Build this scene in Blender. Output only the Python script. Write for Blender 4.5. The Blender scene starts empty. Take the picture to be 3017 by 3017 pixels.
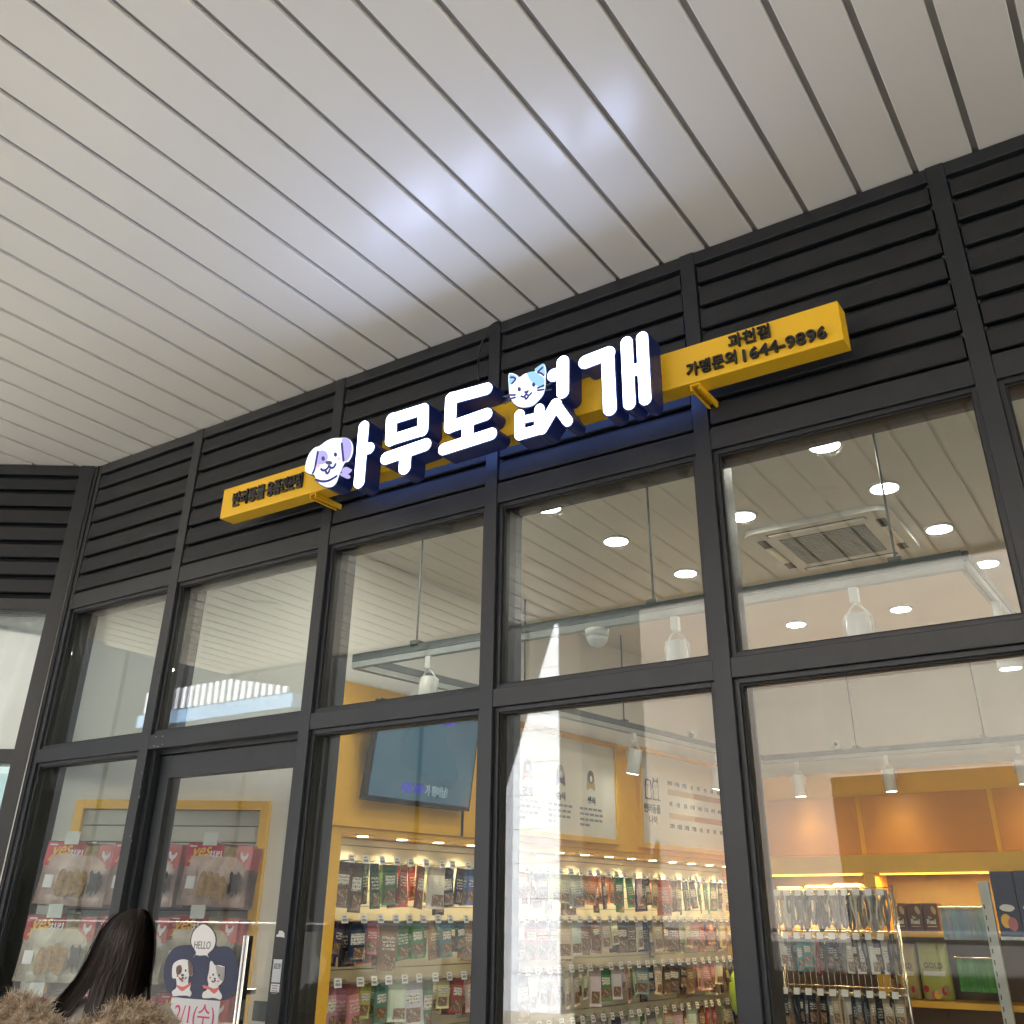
import bpy, math, random
import numpy as np
from mathutils import Vector, Matrix, Quaternion, geometry
random.seed(7)
R = math.radians
SC = bpy.context.scene
COL = SC.collection

# ------------------------------------------------------------------ camera, sky, sun, exposure
YAW, PITCH, ROLL = R(-33.088), R(26.761), R(0.360)
FPX, PPX, PPY, NPX = 2808.6, 1549.9, 1276.6, 3017.0          # lens measured on the photograph
CAM = Vector((0.0, -2.9, 1.6))
_fw = Vector((math.sin(YAW) * math.cos(PITCH), math.cos(YAW) * math.cos(PITCH), math.sin(PITCH)))
_rt = Vector((math.cos(YAW), -math.sin(YAW), 0.0))
_up = _rt.cross(_fw)
C_R = _rt * math.cos(ROLL) + _up * math.sin(ROLL)
C_U = -_rt * math.sin(ROLL) + _up * math.cos(ROLL)
C_W = _fw
cd = bpy.data.cameras.new('camera')
cam = bpy.data.objects.new('camera', cd)
COL.objects.link(cam)
cam.matrix_world = Matrix(((C_R.x, C_U.x, -C_W.x, CAM.x), (C_R.y, C_U.y, -C_W.y, CAM.y), (C_R.z, C_U.z, -C_W.z, CAM.z), (0, 0, 0, 1)))
cd.sensor_fit = 'HORIZONTAL'
cd.sensor_width = 36.0
cd.lens = 36.0 * FPX / NPX
cd.shift_x = (NPX / 2 - PPX) / NPX
cd.shift_y = (PPY - NPX / 2) / NPX
cd.clip_start = 0.05
cd.clip_end = 2000
SC.camera = cam

SUN_DIR = Vector((0.14, 0.80, 0.56)).normalized()            # towards the sun: behind the shop
SUN_EL = math.asin(SUN_DIR.z)
SUN_ROT = math.atan2(SUN_DIR.x, SUN_DIR.y)
wd = bpy.data.worlds.new('World')
SC.world = wd
wd.use_nodes = True
wn = wd.node_tree.nodes
wl = wd.node_tree.links
for n in list(wn):
    wn.remove(n)
wo = wn.new('ShaderNodeOutputWorld')
wb = wn.new('ShaderNodeBackground')
ws = wn.new('ShaderNodeTexSky')
ws.sky_type = 'NISHITA'
ws.sun_disc = False
ws.sun_elevation = SUN_EL
ws.sun_rotation = SUN_ROT
wb.inputs['Strength'].default_value = 0.05
wl.new(ws.outputs[0], wb.inputs[0])
wl.new(wb.outputs[0], wo.inputs[0])
sd = bpy.data.lights.new('sun', 'SUN')
sd.energy = 5.0
sd.angle = R(0.5)
sd.color = (1.0, 0.91, 0.78)
sun = bpy.data.objects.new('sun', sd)
COL.objects.link(sun)
sun.rotation_euler = SUN_DIR.to_track_quat('Z', 'Y').to_euler()
sun.location = (0, 0, 30)

SC.view_settings.view_transform = 'Standard'
SC.view_settings.look = 'None'
SC.view_settings.gamma = 1.0
SC.view_settings.exposure = 3.45
SC.view_settings.use_curve_mapping = False
SC.render.engine = 'CYCLES'
SC.cycles.use_denoising = True
SC.cycles.use_adaptive_sampling = True
SC.cycles.adaptive_threshold = 0.02
SC.cycles.max_bounces = 8
SC.cycles.diffuse_bounces = 4
SC.cycles.glossy_bounces = 4
SC.cycles.transparent_max_bounces = 24
SC.cycles.transmission_bounces = 8
SC.cycles.caustics_reflective = False
SC.cycles.caustics_refractive = False
SC.cycles.sample_clamp_indirect = 6.0


def at(x, y, Y):
    """point of the vertical plane at depth Y that is seen at (x, y) of the photograph"""
    v = C_W + C_R * ((x - PPX) / FPX) - C_U * ((y - PPY) / FPX)
    return CAM + v * ((Y - CAM.y) / v.y)


def crop(x0, y0, w, o=1932.0):
    s = w / o
    return lambda u, v: (x0 + u * s, y0 + v * s)


# ------------------------------------------------------------------ materials
def new_mat(name):
    m = bpy.data.materials.new(name)
    m.use_nodes = True
    nt = m.node_tree
    for n in list(nt.nodes):
        nt.nodes.remove(n)
    out = nt.nodes.new('ShaderNodeOutputMaterial')
    return m, nt, out


def ramp(nt, fac, stops):
    r = nt.nodes.new('ShaderNodeValToRGB')
    while len(r.color_ramp.elements) < len(stops):
        r.color_ramp.elements.new(0.5)
    for e, (p, c) in zip(r.color_ramp.elements, stops):
        e.position = p
        e.color = (*c, 1) if len(c) == 3 else c
    nt.links.new(fac, r.inputs[0])
    return r.outputs[0]


def noise(nt, scale, detail=4, coord='Object', stretch=None, rough=0.55):
    tc = nt.nodes.new('ShaderNodeTexCoord')
    v = tc.outputs[coord]
    if stretch:
        mp = nt.nodes.new('ShaderNodeMapping')
        mp.inputs['Scale'].default_value = stretch
        nt.links.new(v, mp.inputs[0])
        v = mp.outputs[0]
    n = nt.nodes.new('ShaderNodeTexNoise')
    n.inputs['Scale'].default_value = scale
    n.inputs['Detail'].default_value = detail
    n.inputs['Roughness'].default_value = rough
    nt.links.new(v, n.inputs['Vector'])
    return n.outputs['Fac']


def paint(name, col, rough=0.5, metal=0.0, var=0.12, scale=6, bump=0.0, bscale=60, spec=0.5, stretch=None, coat=0.0, emit=None):
    m, nt, out = new_mat(name)
    b = nt.nodes.new('ShaderNodeBsdfPrincipled')
    f = noise(nt, scale, 5, stretch=stretch)
    c = ramp(nt, f, [(0.25, tuple(max(0, x * (1 - var)) for x in col)), (0.75, tuple(min(1, x * (1 + var)) for x in col))])
    nt.links.new(c, b.inputs['Base Color'])
    rr = nt.nodes.new('ShaderNodeMapRange')
    rr.inputs['To Min'].default_value = max(0.02, rough * 0.82)
    rr.inputs['To Max'].default_value = min(1, rough * 1.18)
    nt.links.new(noise(nt, scale * 3.1, 4, stretch=stretch), rr.inputs['Value'])
    nt.links.new(rr.outputs[0], b.inputs['Roughness'])
    b.inputs['Metallic'].default_value = metal
    b.inputs['Specular IOR Level'].default_value = spec
    b.inputs['Coat Weight'].default_value = coat
    if bump:
        bp = nt.nodes.new('ShaderNodeBump')
        bp.inputs['Strength'].default_value = bump
        bp.inputs['Distance'].default_value = 0.01
        nt.links.new(noise(nt, bscale, 4, stretch=stretch), bp.inputs['Height'])
        nt.links.new(bp.outputs[0], b.inputs['Normal'])
    if emit:
        b.inputs['Emission Color'].default_value = (*emit[0], 1)
        b.inputs['Emission Strength'].default_value = emit[1]
    nt.links.new(b.outputs[0], out.inputs[0])
    return m


def glow(name, col, strength, var=0.0, scale=3):
    m, nt, out = new_mat(name)
    e = nt.nodes.new('ShaderNodeEmission')
    e.inputs['Strength'].default_value = strength
    if var:
        c = ramp(nt, noise(nt, scale, 2), [(0.3, tuple(x * (1 - var) for x in col)), (0.7, col)])
        nt.links.new(c, e.inputs['Color'])
    else:
        e.inputs['Color'].default_value = (*col, 1)
    nt.links.new(e.outputs[0], out.inputs[0])
    return m


def glass_mat(name, tint, r0=0.05, wave=0.0):
    """thin pane: clear view through it and a mirror image that grows towards grazing angles"""
    m, nt, out = new_mat(name)
    tr = nt.nodes.new('ShaderNodeBsdfTransparent')
    tr.inputs['Color'].default_value = (*tint, 1)
    gl = nt.nodes.new('ShaderNodeBsdfGlossy')
    gl.inputs['Roughness'].default_value = 0.0
    lw = nt.nodes.new('ShaderNodeLayerWeight')
    lw.inputs['Blend'].default_value = 0.5
    pw = nt.nodes.new('ShaderNodeMath')
    pw.operation = 'POWER'
    pw.inputs[1].default_value = 5.0
    nt.links.new(lw.outputs['Facing'], pw.inputs[0])
    ma = nt.nodes.new('ShaderNodeMath')
    ma.operation = 'MULTIPLY_ADD'
    ma.inputs[1].default_value = 1 - r0
    ma.inputs[2].default_value = r0
    nt.links.new(pw.outputs[0], ma.inputs[0])
    if wave:
        bp = nt.nodes.new('ShaderNodeBump')
        bp.inputs['Strength'].default_value = wave
        bp.inputs['Distance'].default_value = 0.01
        nt.links.new(noise(nt, 1.3, 1), bp.inputs['Height'])
        nt.links.new(bp.outputs[0], gl.inputs['Normal'])
    mx = nt.nodes.new('ShaderNodeMixShader')
    nt.links.new(ma.outputs[0], mx.inputs[0])
    nt.links.new(tr.outputs[0], mx.inputs[1])
    nt.links.new(gl.outputs[0], mx.inputs[2])
    nt.links.new(mx.outputs[0], out.inputs[0])
    return m


M = {}
M['frame'] = paint('powder coated dark frame', (0.018, 0.0205, 0.024), 0.40, var=0.18, scale=4, bump=0.04, bscale=220, stretch=(1, 1, 0.35))
M['frame_dirty'] = paint('dusty frame edge', (0.10, 0.095, 0.085), 0.7, var=0.4, scale=14)
M['louver'] = paint('dark louver coat', (0.0135, 0.015, 0.0175), 0.58, var=0.25, scale=3, bump=0.05, bscale=90, stretch=(0.5, 1, 3))
M['cavity'] = paint('dark louver cavity', (0.018, 0.019, 0.021), 0.9)
M['chip'] = paint('bare aluminium chip', (0.5, 0.49, 0.46), 0.45, var=0.3, scale=40)
M['rubber'] = paint('black rubber gasket', (0.012, 0.012, 0.012), 0.65)
M['glass'] = glass_mat('shop glass', (0.955, 0.985, 0.965), 0.062, 0.02)
M['glass_door'] = glass_mat('door glass', (0.97, 0.985, 0.97), 0.045, 0.01)
M['soffit'] = paint('coated soffit panel', (0.90, 0.878, 0.812), 0.235, var=0.012, scale=0.5, bump=0.02, bscale=5, spec=0.5)
M['soffit_gap'] = paint('soffit carrier', (0.33, 0.31, 0.285), 0.8)
M['yellow'] = paint('yellow sign coat', (0.97, 0.57, 0.022), 0.34, var=0.03, scale=2, bump=0.015, bscale=40)
M['navy'] = paint('navy letter return', (0.006, 0.010, 0.036), 0.35, var=0.1, scale=5, emit=((0.03, 0.08, 0.55), 0.004))
M['black_letter'] = paint('black acrylic letter', (0.014, 0.014, 0.016), 0.3, var=0.1)
M['lit_white'] = glow('lit white letter face', (0.52, 0.62, 1.0), 1.45, 0.0)
M['lit_face'] = glow('lit white pet face', (0.80, 0.90, 1.0), 0.14)
M['lit_lilac'] = glow('lit lilac film', (0.50, 0.46, 0.86), 0.105)
M['lit_blue'] = glow('lit pale blue film', (0.42, 0.76, 1.0), 0.095)
M['lit_line'] = glow('lit violet line', (0.16, 0.13, 0.50), 0.05)
M['lit_pink'] = glow('lit pink film', (1.0, 0.70, 0.92), 0.085)
M['lit_nose'] = glow('lit grey film', (0.16, 0.16, 0.30), 0.06)
M['white_wall'] = paint('white shop wall', (0.76, 0.76, 0.73), 0.75, var=0.03, scale=2, bump=0.02, bscale=120)
M['ceiling'] = paint('white shop ceiling', (0.68, 0.665, 0.62), 0.8, var=0.03, scale=2)
M['orange'] = paint('orange yellow wall paint', (0.88, 0.47, 0.030), 0.6, var=0.05, scale=2)
M['trim'] = paint('yellow wood trim', (0.82, 0.46, 0.045), 0.5, var=0.06, scale=5)
M['brown_panel'] = paint('orange brown panel', (0.60, 0.24, 0.022), 0.55, var=0.07, scale=3)
M['slat'] = paint('white slat board', (0.56, 0.55, 0.50), 0.55, var=0.03, scale=4)
M['floor'] = paint('shop floor tile', (0.40, 0.38, 0.35), 0.35, var=0.1, scale=3)
M['steel'] = paint('galvanised channel', (0.11, 0.13, 0.13), 0.42, metal=0.3, var=0.12, scale=14)
M['chrome'] = paint('polished steel', (0.78, 0.78, 0.78), 0.12, metal=1.0, var=0.03)
M['track_grey'] = paint('grey track', (0.40, 0.43, 0.42), 0.4)
M['rod'] = paint('threaded rod', (0.10, 0.13, 0.15), 0.45, metal=0.4)
M['white_plastic'] = paint('white plastic', (0.80, 0.81, 0.79), 0.35, var=0.03)
M['grey_plastic'] = paint('grey plastic grille', (0.24, 0.26, 0.26), 0.5)
M['dark_slot'] = paint('dark slot', (0.03, 0.03, 0.032), 0.6)
M['lamp_on'] = glow('lit lamp disc', (1.0, 0.95, 0.86), 3.0)
M['lamp_warm'] = glow('lit warm lamp disc', (1.0, 0.80, 0.46), 2.0)
M['strip_warm'] = glow('lit warm strip', (1.0, 0.56, 0.06), 0.36)
M['paper'] = paint('white paper', (0.74, 0.74, 0.75), 0.6, var=0.02)
M['ink'] = paint('dark ink', (0.06, 0.06, 0.07), 0.7)
M['ink_mid'] = paint('grey ink', (0.25, 0.25, 0.26), 0.7)
M['ink_pink'] = paint('pink ink', (0.70, 0.06, 0.20), 0.6)
M['sticker_navy'] = paint('navy sticker', (0.012, 0.022, 0.075), 0.45, var=0.04)
M['sticker_white'] = paint('white sticker', (0.80, 0.80, 0.80), 0.45, var=0.02)
M['sticker_brown'] = paint('brown sticker', (0.16, 0.085, 0.06), 0.5)
M['sticker_grey'] = paint('grey sticker', (0.36, 0.36, 0.36), 0.5)
M['sticker_red'] = paint('coral sticker', (0.72, 0.16, 0.15), 0.5)
M['tan_print'] = paint('tan print', (0.48, 0.34, 0.14), 0.6)
M['brown_print'] = paint('rust print', (0.42, 0.16, 0.035), 0.6)
M['poster'] = paint('cream poster', (0.70, 0.68, 0.60), 0.5, var=0.03)
M['tv_body'] = paint('black television shell', (0.015, 0.015, 0.016), 0.25)
M['metal_hook'] = paint('zinc hook', (0.50, 0.50, 0.50), 0.3, metal=0.9)
M['dark_metal'] = paint('dark grey metal', (0.05, 0.055, 0.06), 0.4)


def screen_mat():
    m, nt, out = new_mat('television picture')
    b = nt.nodes.new('ShaderNodeBsdfPrincipled')
    b.inputs['Base Color'].default_value = (0.01, 0.012, 0.015, 1)
    b.inputs['Roughness'].default_value = 0.12
    c = ramp(nt, noise(nt, 3.0, 2), [(0.38, (0.050, 0.105, 0.145)), (0.50, (0.062, 0.125, 0.165)), (0.66, (0.080, 0.150, 0.190))])
    nt.links.new(c, b.inputs['Emission Color'])
    b.inputs['Emission Strength'].default_value = 0.075
    nt.links.new(b.outputs[0], out.inputs[0])
    return m


M['screen'] = screen_mat()


def pouch_mat(name, window):
    """printed film: colour from the object, header band, white label with print lines, brown treats showing in a window"""
    m, nt, out = new_mat(name)
    b = nt.nodes.new('ShaderNodeBsdfPrincipled')
    oi = nt.nodes.new('ShaderNodeObjectInfo')
    tc = nt.nodes.new('ShaderNodeTexCoord')
    sep = nt.nodes.new('ShaderNodeSeparateXYZ')
    nt.links.new(tc.outputs['Generated'], sep.inputs[0])

    def math_(op, a, b_=None, c_=None):
        n = nt.nodes.new('ShaderNodeMath')
        n.operation = op
        for i, x in enumerate((a, b_, c_)):
            if x is None:
                continue
            if isinstance(x, (int, float)):
                n.inputs[i].default_value = x
            else:
                nt.links.new(x, n.inputs[i])
        return n.outputs[0]

    def band(x, lo, hi):
        return math_('MULTIPLY', math_('GREATER_THAN', x, lo), math_('LESS_THAN', x, hi))

    def mix(f, a, b_):
        n = nt.nodes.new('ShaderNodeMix')
        n.data_type = 'RGBA'
        nt.links.new(f, n.inputs['Factor'])
        for i, x in ((6, a), (7, b_)):
            if isinstance(x, tuple):
                n.inputs[i].default_value = (*x, 1)
            else:
                nt.links.new(x, n.inputs[i])
        return n.outputs[2]
    X, Z = sep.outputs['X'], sep.outputs['Z']
    base = oi.outputs['Color']
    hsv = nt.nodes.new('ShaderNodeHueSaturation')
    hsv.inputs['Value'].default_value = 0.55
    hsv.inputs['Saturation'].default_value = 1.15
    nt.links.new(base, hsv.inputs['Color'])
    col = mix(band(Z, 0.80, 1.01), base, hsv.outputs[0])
    vor = nt.nodes.new('ShaderNodeTexVoronoi')
    vor.inputs['Scale'].default_value = 9.0
    nt.links.new(tc.outputs['Generated'], vor.inputs['Vector'])
    treats = ramp(nt, vor.outputs['Distance'], [(0.0, (0.40, 0.22, 0.09)), (0.5, (0.16, 0.07, 0.03)), (0.9, (0.55, 0.46, 0.34))])
    if window:
        w = math_('MULTIPLY', band(X, 0.16, 0.84), band(Z, 0.08, 0.40))
        col = mix(w, col, treats)
        lab = math_('MULTIPLY', band(X, 0.18, 0.82), band(Z, 0.50, 0.72))
    else:
        lab = math_('MULTIPLY', band(X, 0.14, 0.86), band(Z, 0.42, 0.70))
        col = mix(math_('MULTIPLY', band(X, 0.3, 0.95), band(Z, 0.06, 0.34)), col, treats)
    nz = nt.nodes.new('ShaderNodeTexNoise')
    mp = nt.nodes.new('ShaderNodeMapping')
    mp.inputs['Scale'].default_value = (26, 1, 15)
    nt.links.new(tc.outputs['Generated'], mp.inputs[0])
    nt.links.new(mp.outputs[0], nz.inputs['Vector'])
    nz.inputs['Scale'].default_value = 1.0
    nz.inputs['Detail'].default_value = 1.0
    glyph = math_('GREATER_THAN', nz.outputs['Fac'], 0.52)
    lines = math_('GREATER_THAN', math_('FRACT', math_('MULTIPLY', Z, 13.0)), 0.35)
    pr = math_('MULTIPLY', lab, math_('MULTIPLY', glyph, lines))
    dark = math_('GREATER_THAN', oi.outputs['Random'], 0.5)
    white_lab = mix(math_('MULTIPLY', lab, dark), col, (0.72, 0.70, 0.64))
    inkc = mix(dark, (0.75, 0.73, 0.66), (0.10, 0.08, 0.07))
    col = mix(pr, white_lab, inkc)
    nt.links.new(col, b.inputs['Base Color'])
    b.inputs['Roughness'].default_value = 0.27
    bp = nt.nodes.new('ShaderNodeBump')
    bp.inputs['Strength'].default_value = 0.5
    bp.inputs['Distance'].default_value = 0.012
    n2 = nt.nodes.new('ShaderNodeTexNoise')
    n2.inputs['Scale'].default_value = 24.0
    n2.inputs['Detail'].default_value = 2.0
    nt.links.new(tc.outputs['Object'], n2.inputs['Vector'])
    nt.links.new(n2.outputs['Fac'], bp.inputs['Height'])
    nt.links.new(bp.outputs[0], b.inputs['Normal'])
    nt.links.new(b.outputs[0], out.inputs[0])
    return m


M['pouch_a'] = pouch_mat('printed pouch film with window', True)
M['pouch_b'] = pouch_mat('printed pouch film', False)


def objcol_mat(name, rough=0.45, spec=0.5):
    m, nt, out = new_mat(name)
    b = nt.nodes.new('ShaderNodeBsdfPrincipled')
    oi = nt.nodes.new('ShaderNodeObjectInfo')
    hs = nt.nodes.new('ShaderNodeHueSaturation')
    mr = nt.nodes.new('ShaderNodeMapRange')
    mr.inputs['To Min'].default_value = 0.8
    mr.inputs['To Max'].default_value = 1.2
    nt.links.new(noise(nt, 9, 4), mr.inputs['Value'])
    nt.links.new(mr.outputs[0], hs.inputs['Value'])
    nt.links.new(oi.outputs['Color'], hs.inputs['Color'])
    nt.links.new(hs.outputs[0], b.inputs['Base Color'])
    b.inputs['Roughness'].default_value = rough
    nt.links.new(b.outputs[0], out.inputs[0])
    return m


M['plain'] = objcol_mat('dyed goods', 0.5)

# ------------------------------------------------------------------ builders
OFF = {}


def tag(o, label=None, cat=None, group=None, kind=None):
    if label:
        o['label'] = label
    if cat:
        o['category'] = cat
    if group:
        o['group'] = group
    if kind:
        o['kind'] = kind
    return o


def empty(name, loc):
    o = bpy.data.objects.new(name, None)
    o.empty_display_size = 0.1
    COL.objects.link(o)
    o.location = loc
    OFF[o.name] = Vector(loc)
    return o


class MB:
    def __init__(s):
        s.v, s.f = [], []

    def add(s, vs, fs):
        n = len(s.v)
        s.v += [tuple(p) for p in vs]
        s.f += [tuple(i + n for i in f) for f in fs]
        return s

    def box(s, x0, x1, y0, y1, z0, z1):
        x0, x1 = min(x0, x1), max(x0, x1)
        y0, y1 = min(y0, y1), max(y0, y1)
        z0, z1 = min(z0, z1), max(z0, z1)
        return s.add([(x0, y0, z0), (x1, y0, z0), (x1, y1, z0), (x0, y1, z0), (x0, y0, z1), (x1, y0, z1), (x1, y1, z1), (x0, y1, z1)],
                     [(0, 3, 2, 1), (4, 5, 6, 7), (0, 1, 5, 4), (1, 2, 6, 5), (2, 3, 7, 6), (3, 0, 4, 7)])

    def fbox(s, F, a0, a1, b0, b1, z0, z1):
        """box in a wall frame F = (origin, along, into): a along the wall, b into it"""
        o, d, n = F
        vs = []
        for z in (z0, z1):
            for a, b in ((a0, b0), (a1, b0), (a1, b1), (a0, b1)):
                p = o + d * a + n * b
                vs.append((p.x, p.y, z))
        return s.add(vs, [(0, 3, 2, 1), (4, 5, 6, 7), (0, 1, 5, 4), (1, 2, 6, 5), (2, 3, 7, 6), (3, 0, 4, 7)])

    def prism(s, poly, fn, t0, t1):
        """poly: list of loops of 2D points; fn(x, y, t) -> 3D point"""
        loops = [[Vector((p[0], p[1], 0)) for p in lp] for lp in poly]
        flat = [p for lp in loops for p in lp]
        tris = geometry.tessellate_polygon(loops)
        n = len(flat)
        vs = [fn(p.x, p.y, t0) for p in flat] + [fn(p.x, p.y, t1) for p in flat]
        fs = [tuple(t) for t in tris] + [tuple(i + n for i in reversed(t)) for t in tris]
        k = 0
        for lp in loops:
            m = len(lp)
            for i in range(m):
                a, b = k + i, k + (i + 1) % m
                fs.append((a, b, b + n, a + n))
            k += m
        return s.add(vs, fs)

    def tube(s, pts, r, seg=8, cap=True):
        pts = [Vector(p) for p in pts]
        rs = r if isinstance(r, (list, tuple)) else [r] * len(pts)
        vs, fs = [], []
        ref = Vector((0.123, 0.456, 0.88)).normalized()
        for i, p in enumerate(pts):
            t = (pts[min(i + 1, len(pts) - 1)] - pts[max(i - 1, 0)]).normalized()
            a = t.cross(ref)
            if a.length < 1e-3:
                a = t.cross(Vector((1, 0, 0)))
            a.normalize()
            b = t.cross(a)
            for k in range(seg):
                w = 2 * math.pi * k / seg
                vs.append(p + (a * math.cos(w) + b * math.sin(w)) * rs[i])
        for i in range(len(pts) - 1):
            for k in range(seg):
                k2 = (k + 1) % seg
                fs.append((i * seg + k, i * seg + k2, (i + 1) * seg + k2, (i + 1) * seg + k))
        if cap:
            fs.append(tuple(reversed(range(seg))))
            fs.append(tuple((len(pts) - 1) * seg + k for k in range(seg)))
        return s.add(vs, fs)

    def disc(s, c, r0, z0, z1, seg=28, r1=None):
        r1 = r0 if r1 is None else r1
        vs = [(c[0] + r0 * math.cos(2 * math.pi * k / seg), c[1] + r0 * math.sin(2 * math.pi * k / seg), z0) for k in range(seg)]
        vs += [(c[0] + r1 * math.cos(2 * math.pi * k / seg), c[1] + r1 * math.sin(2 * math.pi * k / seg), z1) for k in range(seg)]
        fs = [tuple(reversed(range(seg))), tuple(range(seg, 2 * seg))]
        fs += [(k, (k + 1) % seg, seg + (k + 1) % seg, seg + k) for k in range(seg)]
        return s.add(vs, fs)

    def mesh(s, name, mat, off=Vector((0, 0, 0)), smooth=False, bevel=0):
        me = bpy.data.meshes.new(name)
        me.from_pydata([(p[0] - off.x, p[1] - off.y, p[2] - off.z) for p in s.v], [], s.f)
        if isinstance(mat, str):
            mat = M[mat]
        me.materials.append(mat)
        if smooth:
            me.polygons.foreach_set('use_smooth', [True] * len(me.polygons))
        me.update()
        return me

    def build(s, name, mat, parent=None, smooth=False, loc=None, bevel=0.0):
        if parent is not None:
            off = OFF[parent.name]
        else:
            off = Vector(loc) if loc is not None else Vector((0, 0, 0))
        o = bpy.data.objects.new(name, s.mesh(name, mat, off, smooth))
        COL.objects.link(o)
        if parent is not None:
            o.parent = parent
        else:
            o.location = off
        OFF[o.name] = off
        if bevel:
            b = o.modifiers.new('bevel', 'BEVEL')
            b.width = bevel
            b.segments = 2
            b.limit_method = 'ANGLE'
        return o


TCACHE = {}


def text_pts(body, bold=0.0, res=3):
    if (body, bold) in TCACHE:
        return TCACHE[body, bold]
    c = bpy.data.curves.new('text', 'FONT')
    c.body = body
    c.resolution_u = res
    c.offset = bold
    c.extrude = 0.5
    o = bpy.data.objects.new('text', c)
    me = o.to_mesh().copy()
    v = np.array([tuple(p.co) for p in me.vertices])
    f = [tuple(p.vertices) for p in me.polygons]
    o.to_mesh_clear()
    bpy.data.objects.remove(o)
    bpy.data.curves.remove(c)
    bpy.data.meshes.remove(me)
    lo, hi = v.min(0), v.max(0)
    v[:, :2] = (v[:, :2] - (lo + hi)[:2] / 2) / (hi - lo)[:2]
    TCACHE[body, bold] = (v, f, (hi - lo)[0] / (hi - lo)[1])
    return TCACHE[body, bold]


def add_text(mb, body, w, h, fn, depth, bold=0.0):
    """text w x h metres centred on the origin of fn(x, z, t); t runs from 0 (front) to depth"""
    v, f, asp = text_pts(body, bold)
    mb.add([fn(p[0] * w, p[1] * h, depth * (0.5 - p[2])) for p in v], f)
    return mb


def facade(Y):
    return lambda x, z, t: (x, Y + t, z)


# 2D shapes --------------------------------------------------------
def smooth_loop(pts, n=5):
    out = []
    m = len(pts)
    for i in range(m):
        p0, p1, p2, p3 = (np.array(pts[(i + k - 1) % m], float) for k in range(4))
        for k in range(n):
            t = k / n
            q = 0.5 * ((2 * p1) + (p2 - p0) * t + (2 * p0 - 5 * p1 + 4 * p2 - p3) * t * t + (3 * p1 - p0 - 3 * p2 + p3) * t ** 3)
            out.append(tuple(q))
    return out


def smooth_line(pts, n=5):
    P = [pts[0]] + list(pts) + [pts[-1]]
    out = []
    for i in range(1, len(P) - 2):
        p0, p1, p2, p3 = (np.array(P[i + k - 1], float) for k in range(4))
        for k in range(n):
            t = k / n
            out.append(tuple(0.5 * ((2 * p1) + (p2 - p0) * t + (2 * p0 - 5 * p1 + 4 * p2 - p3) * t * t + (3 * p1 - p0 - 3 * p2 + p3) * t ** 3)))
    out.append(tuple(pts[-1]))
    return out


def ell(c, rx, ry, n=20, rot=0.0):
    return [(c[0] + rx * math.cos(a) * math.cos(rot) - ry * math.sin(a) * math.sin(rot), c[1] + rx * math.cos(a) * math.sin(rot) + ry * math.sin(a) * math.cos(rot)) for a in (2 * math.pi * k / n for k in range(n))]


def ribbon(pts, r):
    """closed outline of a stroke with round ends"""
    P = [np.array(p, float) for p in pts]
    L, Rr = [], []
    for i, p in enumerate(P):
        t = P[min(i + 1, len(P) - 1)] - P[max(i - 1, 0)]
        t /= max(1e-9, np.hypot(*t))
        n = np.array([-t[1], t[0]]) * r
        L.append(p + n)
        Rr.append(p - n)
    out = list(L)
    t = P[-1] - P[-2]
    a0 = math.atan2(t[1], t[0])
    out += [P[-1] + r * np.array([math.cos(a0 + w), math.sin(a0 + w)]) for w in (0.8, 0, -0.8)]
    out += Rr[::-1]
    t = P[0] - P[1]
    a0 = math.atan2(t[1], t[0])
    out += [P[0] + r * np.array([math.cos(a0 + w), math.sin(a0 + w)]) for w in (0.8, 0, -0.8)]
    return [tuple(p) for p in out]


def shrink(poly, d):
    """move a closed outline inwards by d"""
    P = np.array(poly, float)
    nx = np.roll(P, -1, 0)
    pv = np.roll(P, 1, 0)
    t = nx - pv
    t /= np.maximum(1e-9, np.hypot(t[:, 0], t[:, 1]))[:, None]
    nrm = np.stack([-t[:, 1], t[:, 0]], 1)
    area = 0.5 * np.sum(P[:, 0] * nx[:, 1] - nx[:, 0] * P[:, 1])
    return [tuple(p) for p in P + nrm * d * (1 if area > 0 else -1)]


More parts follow.
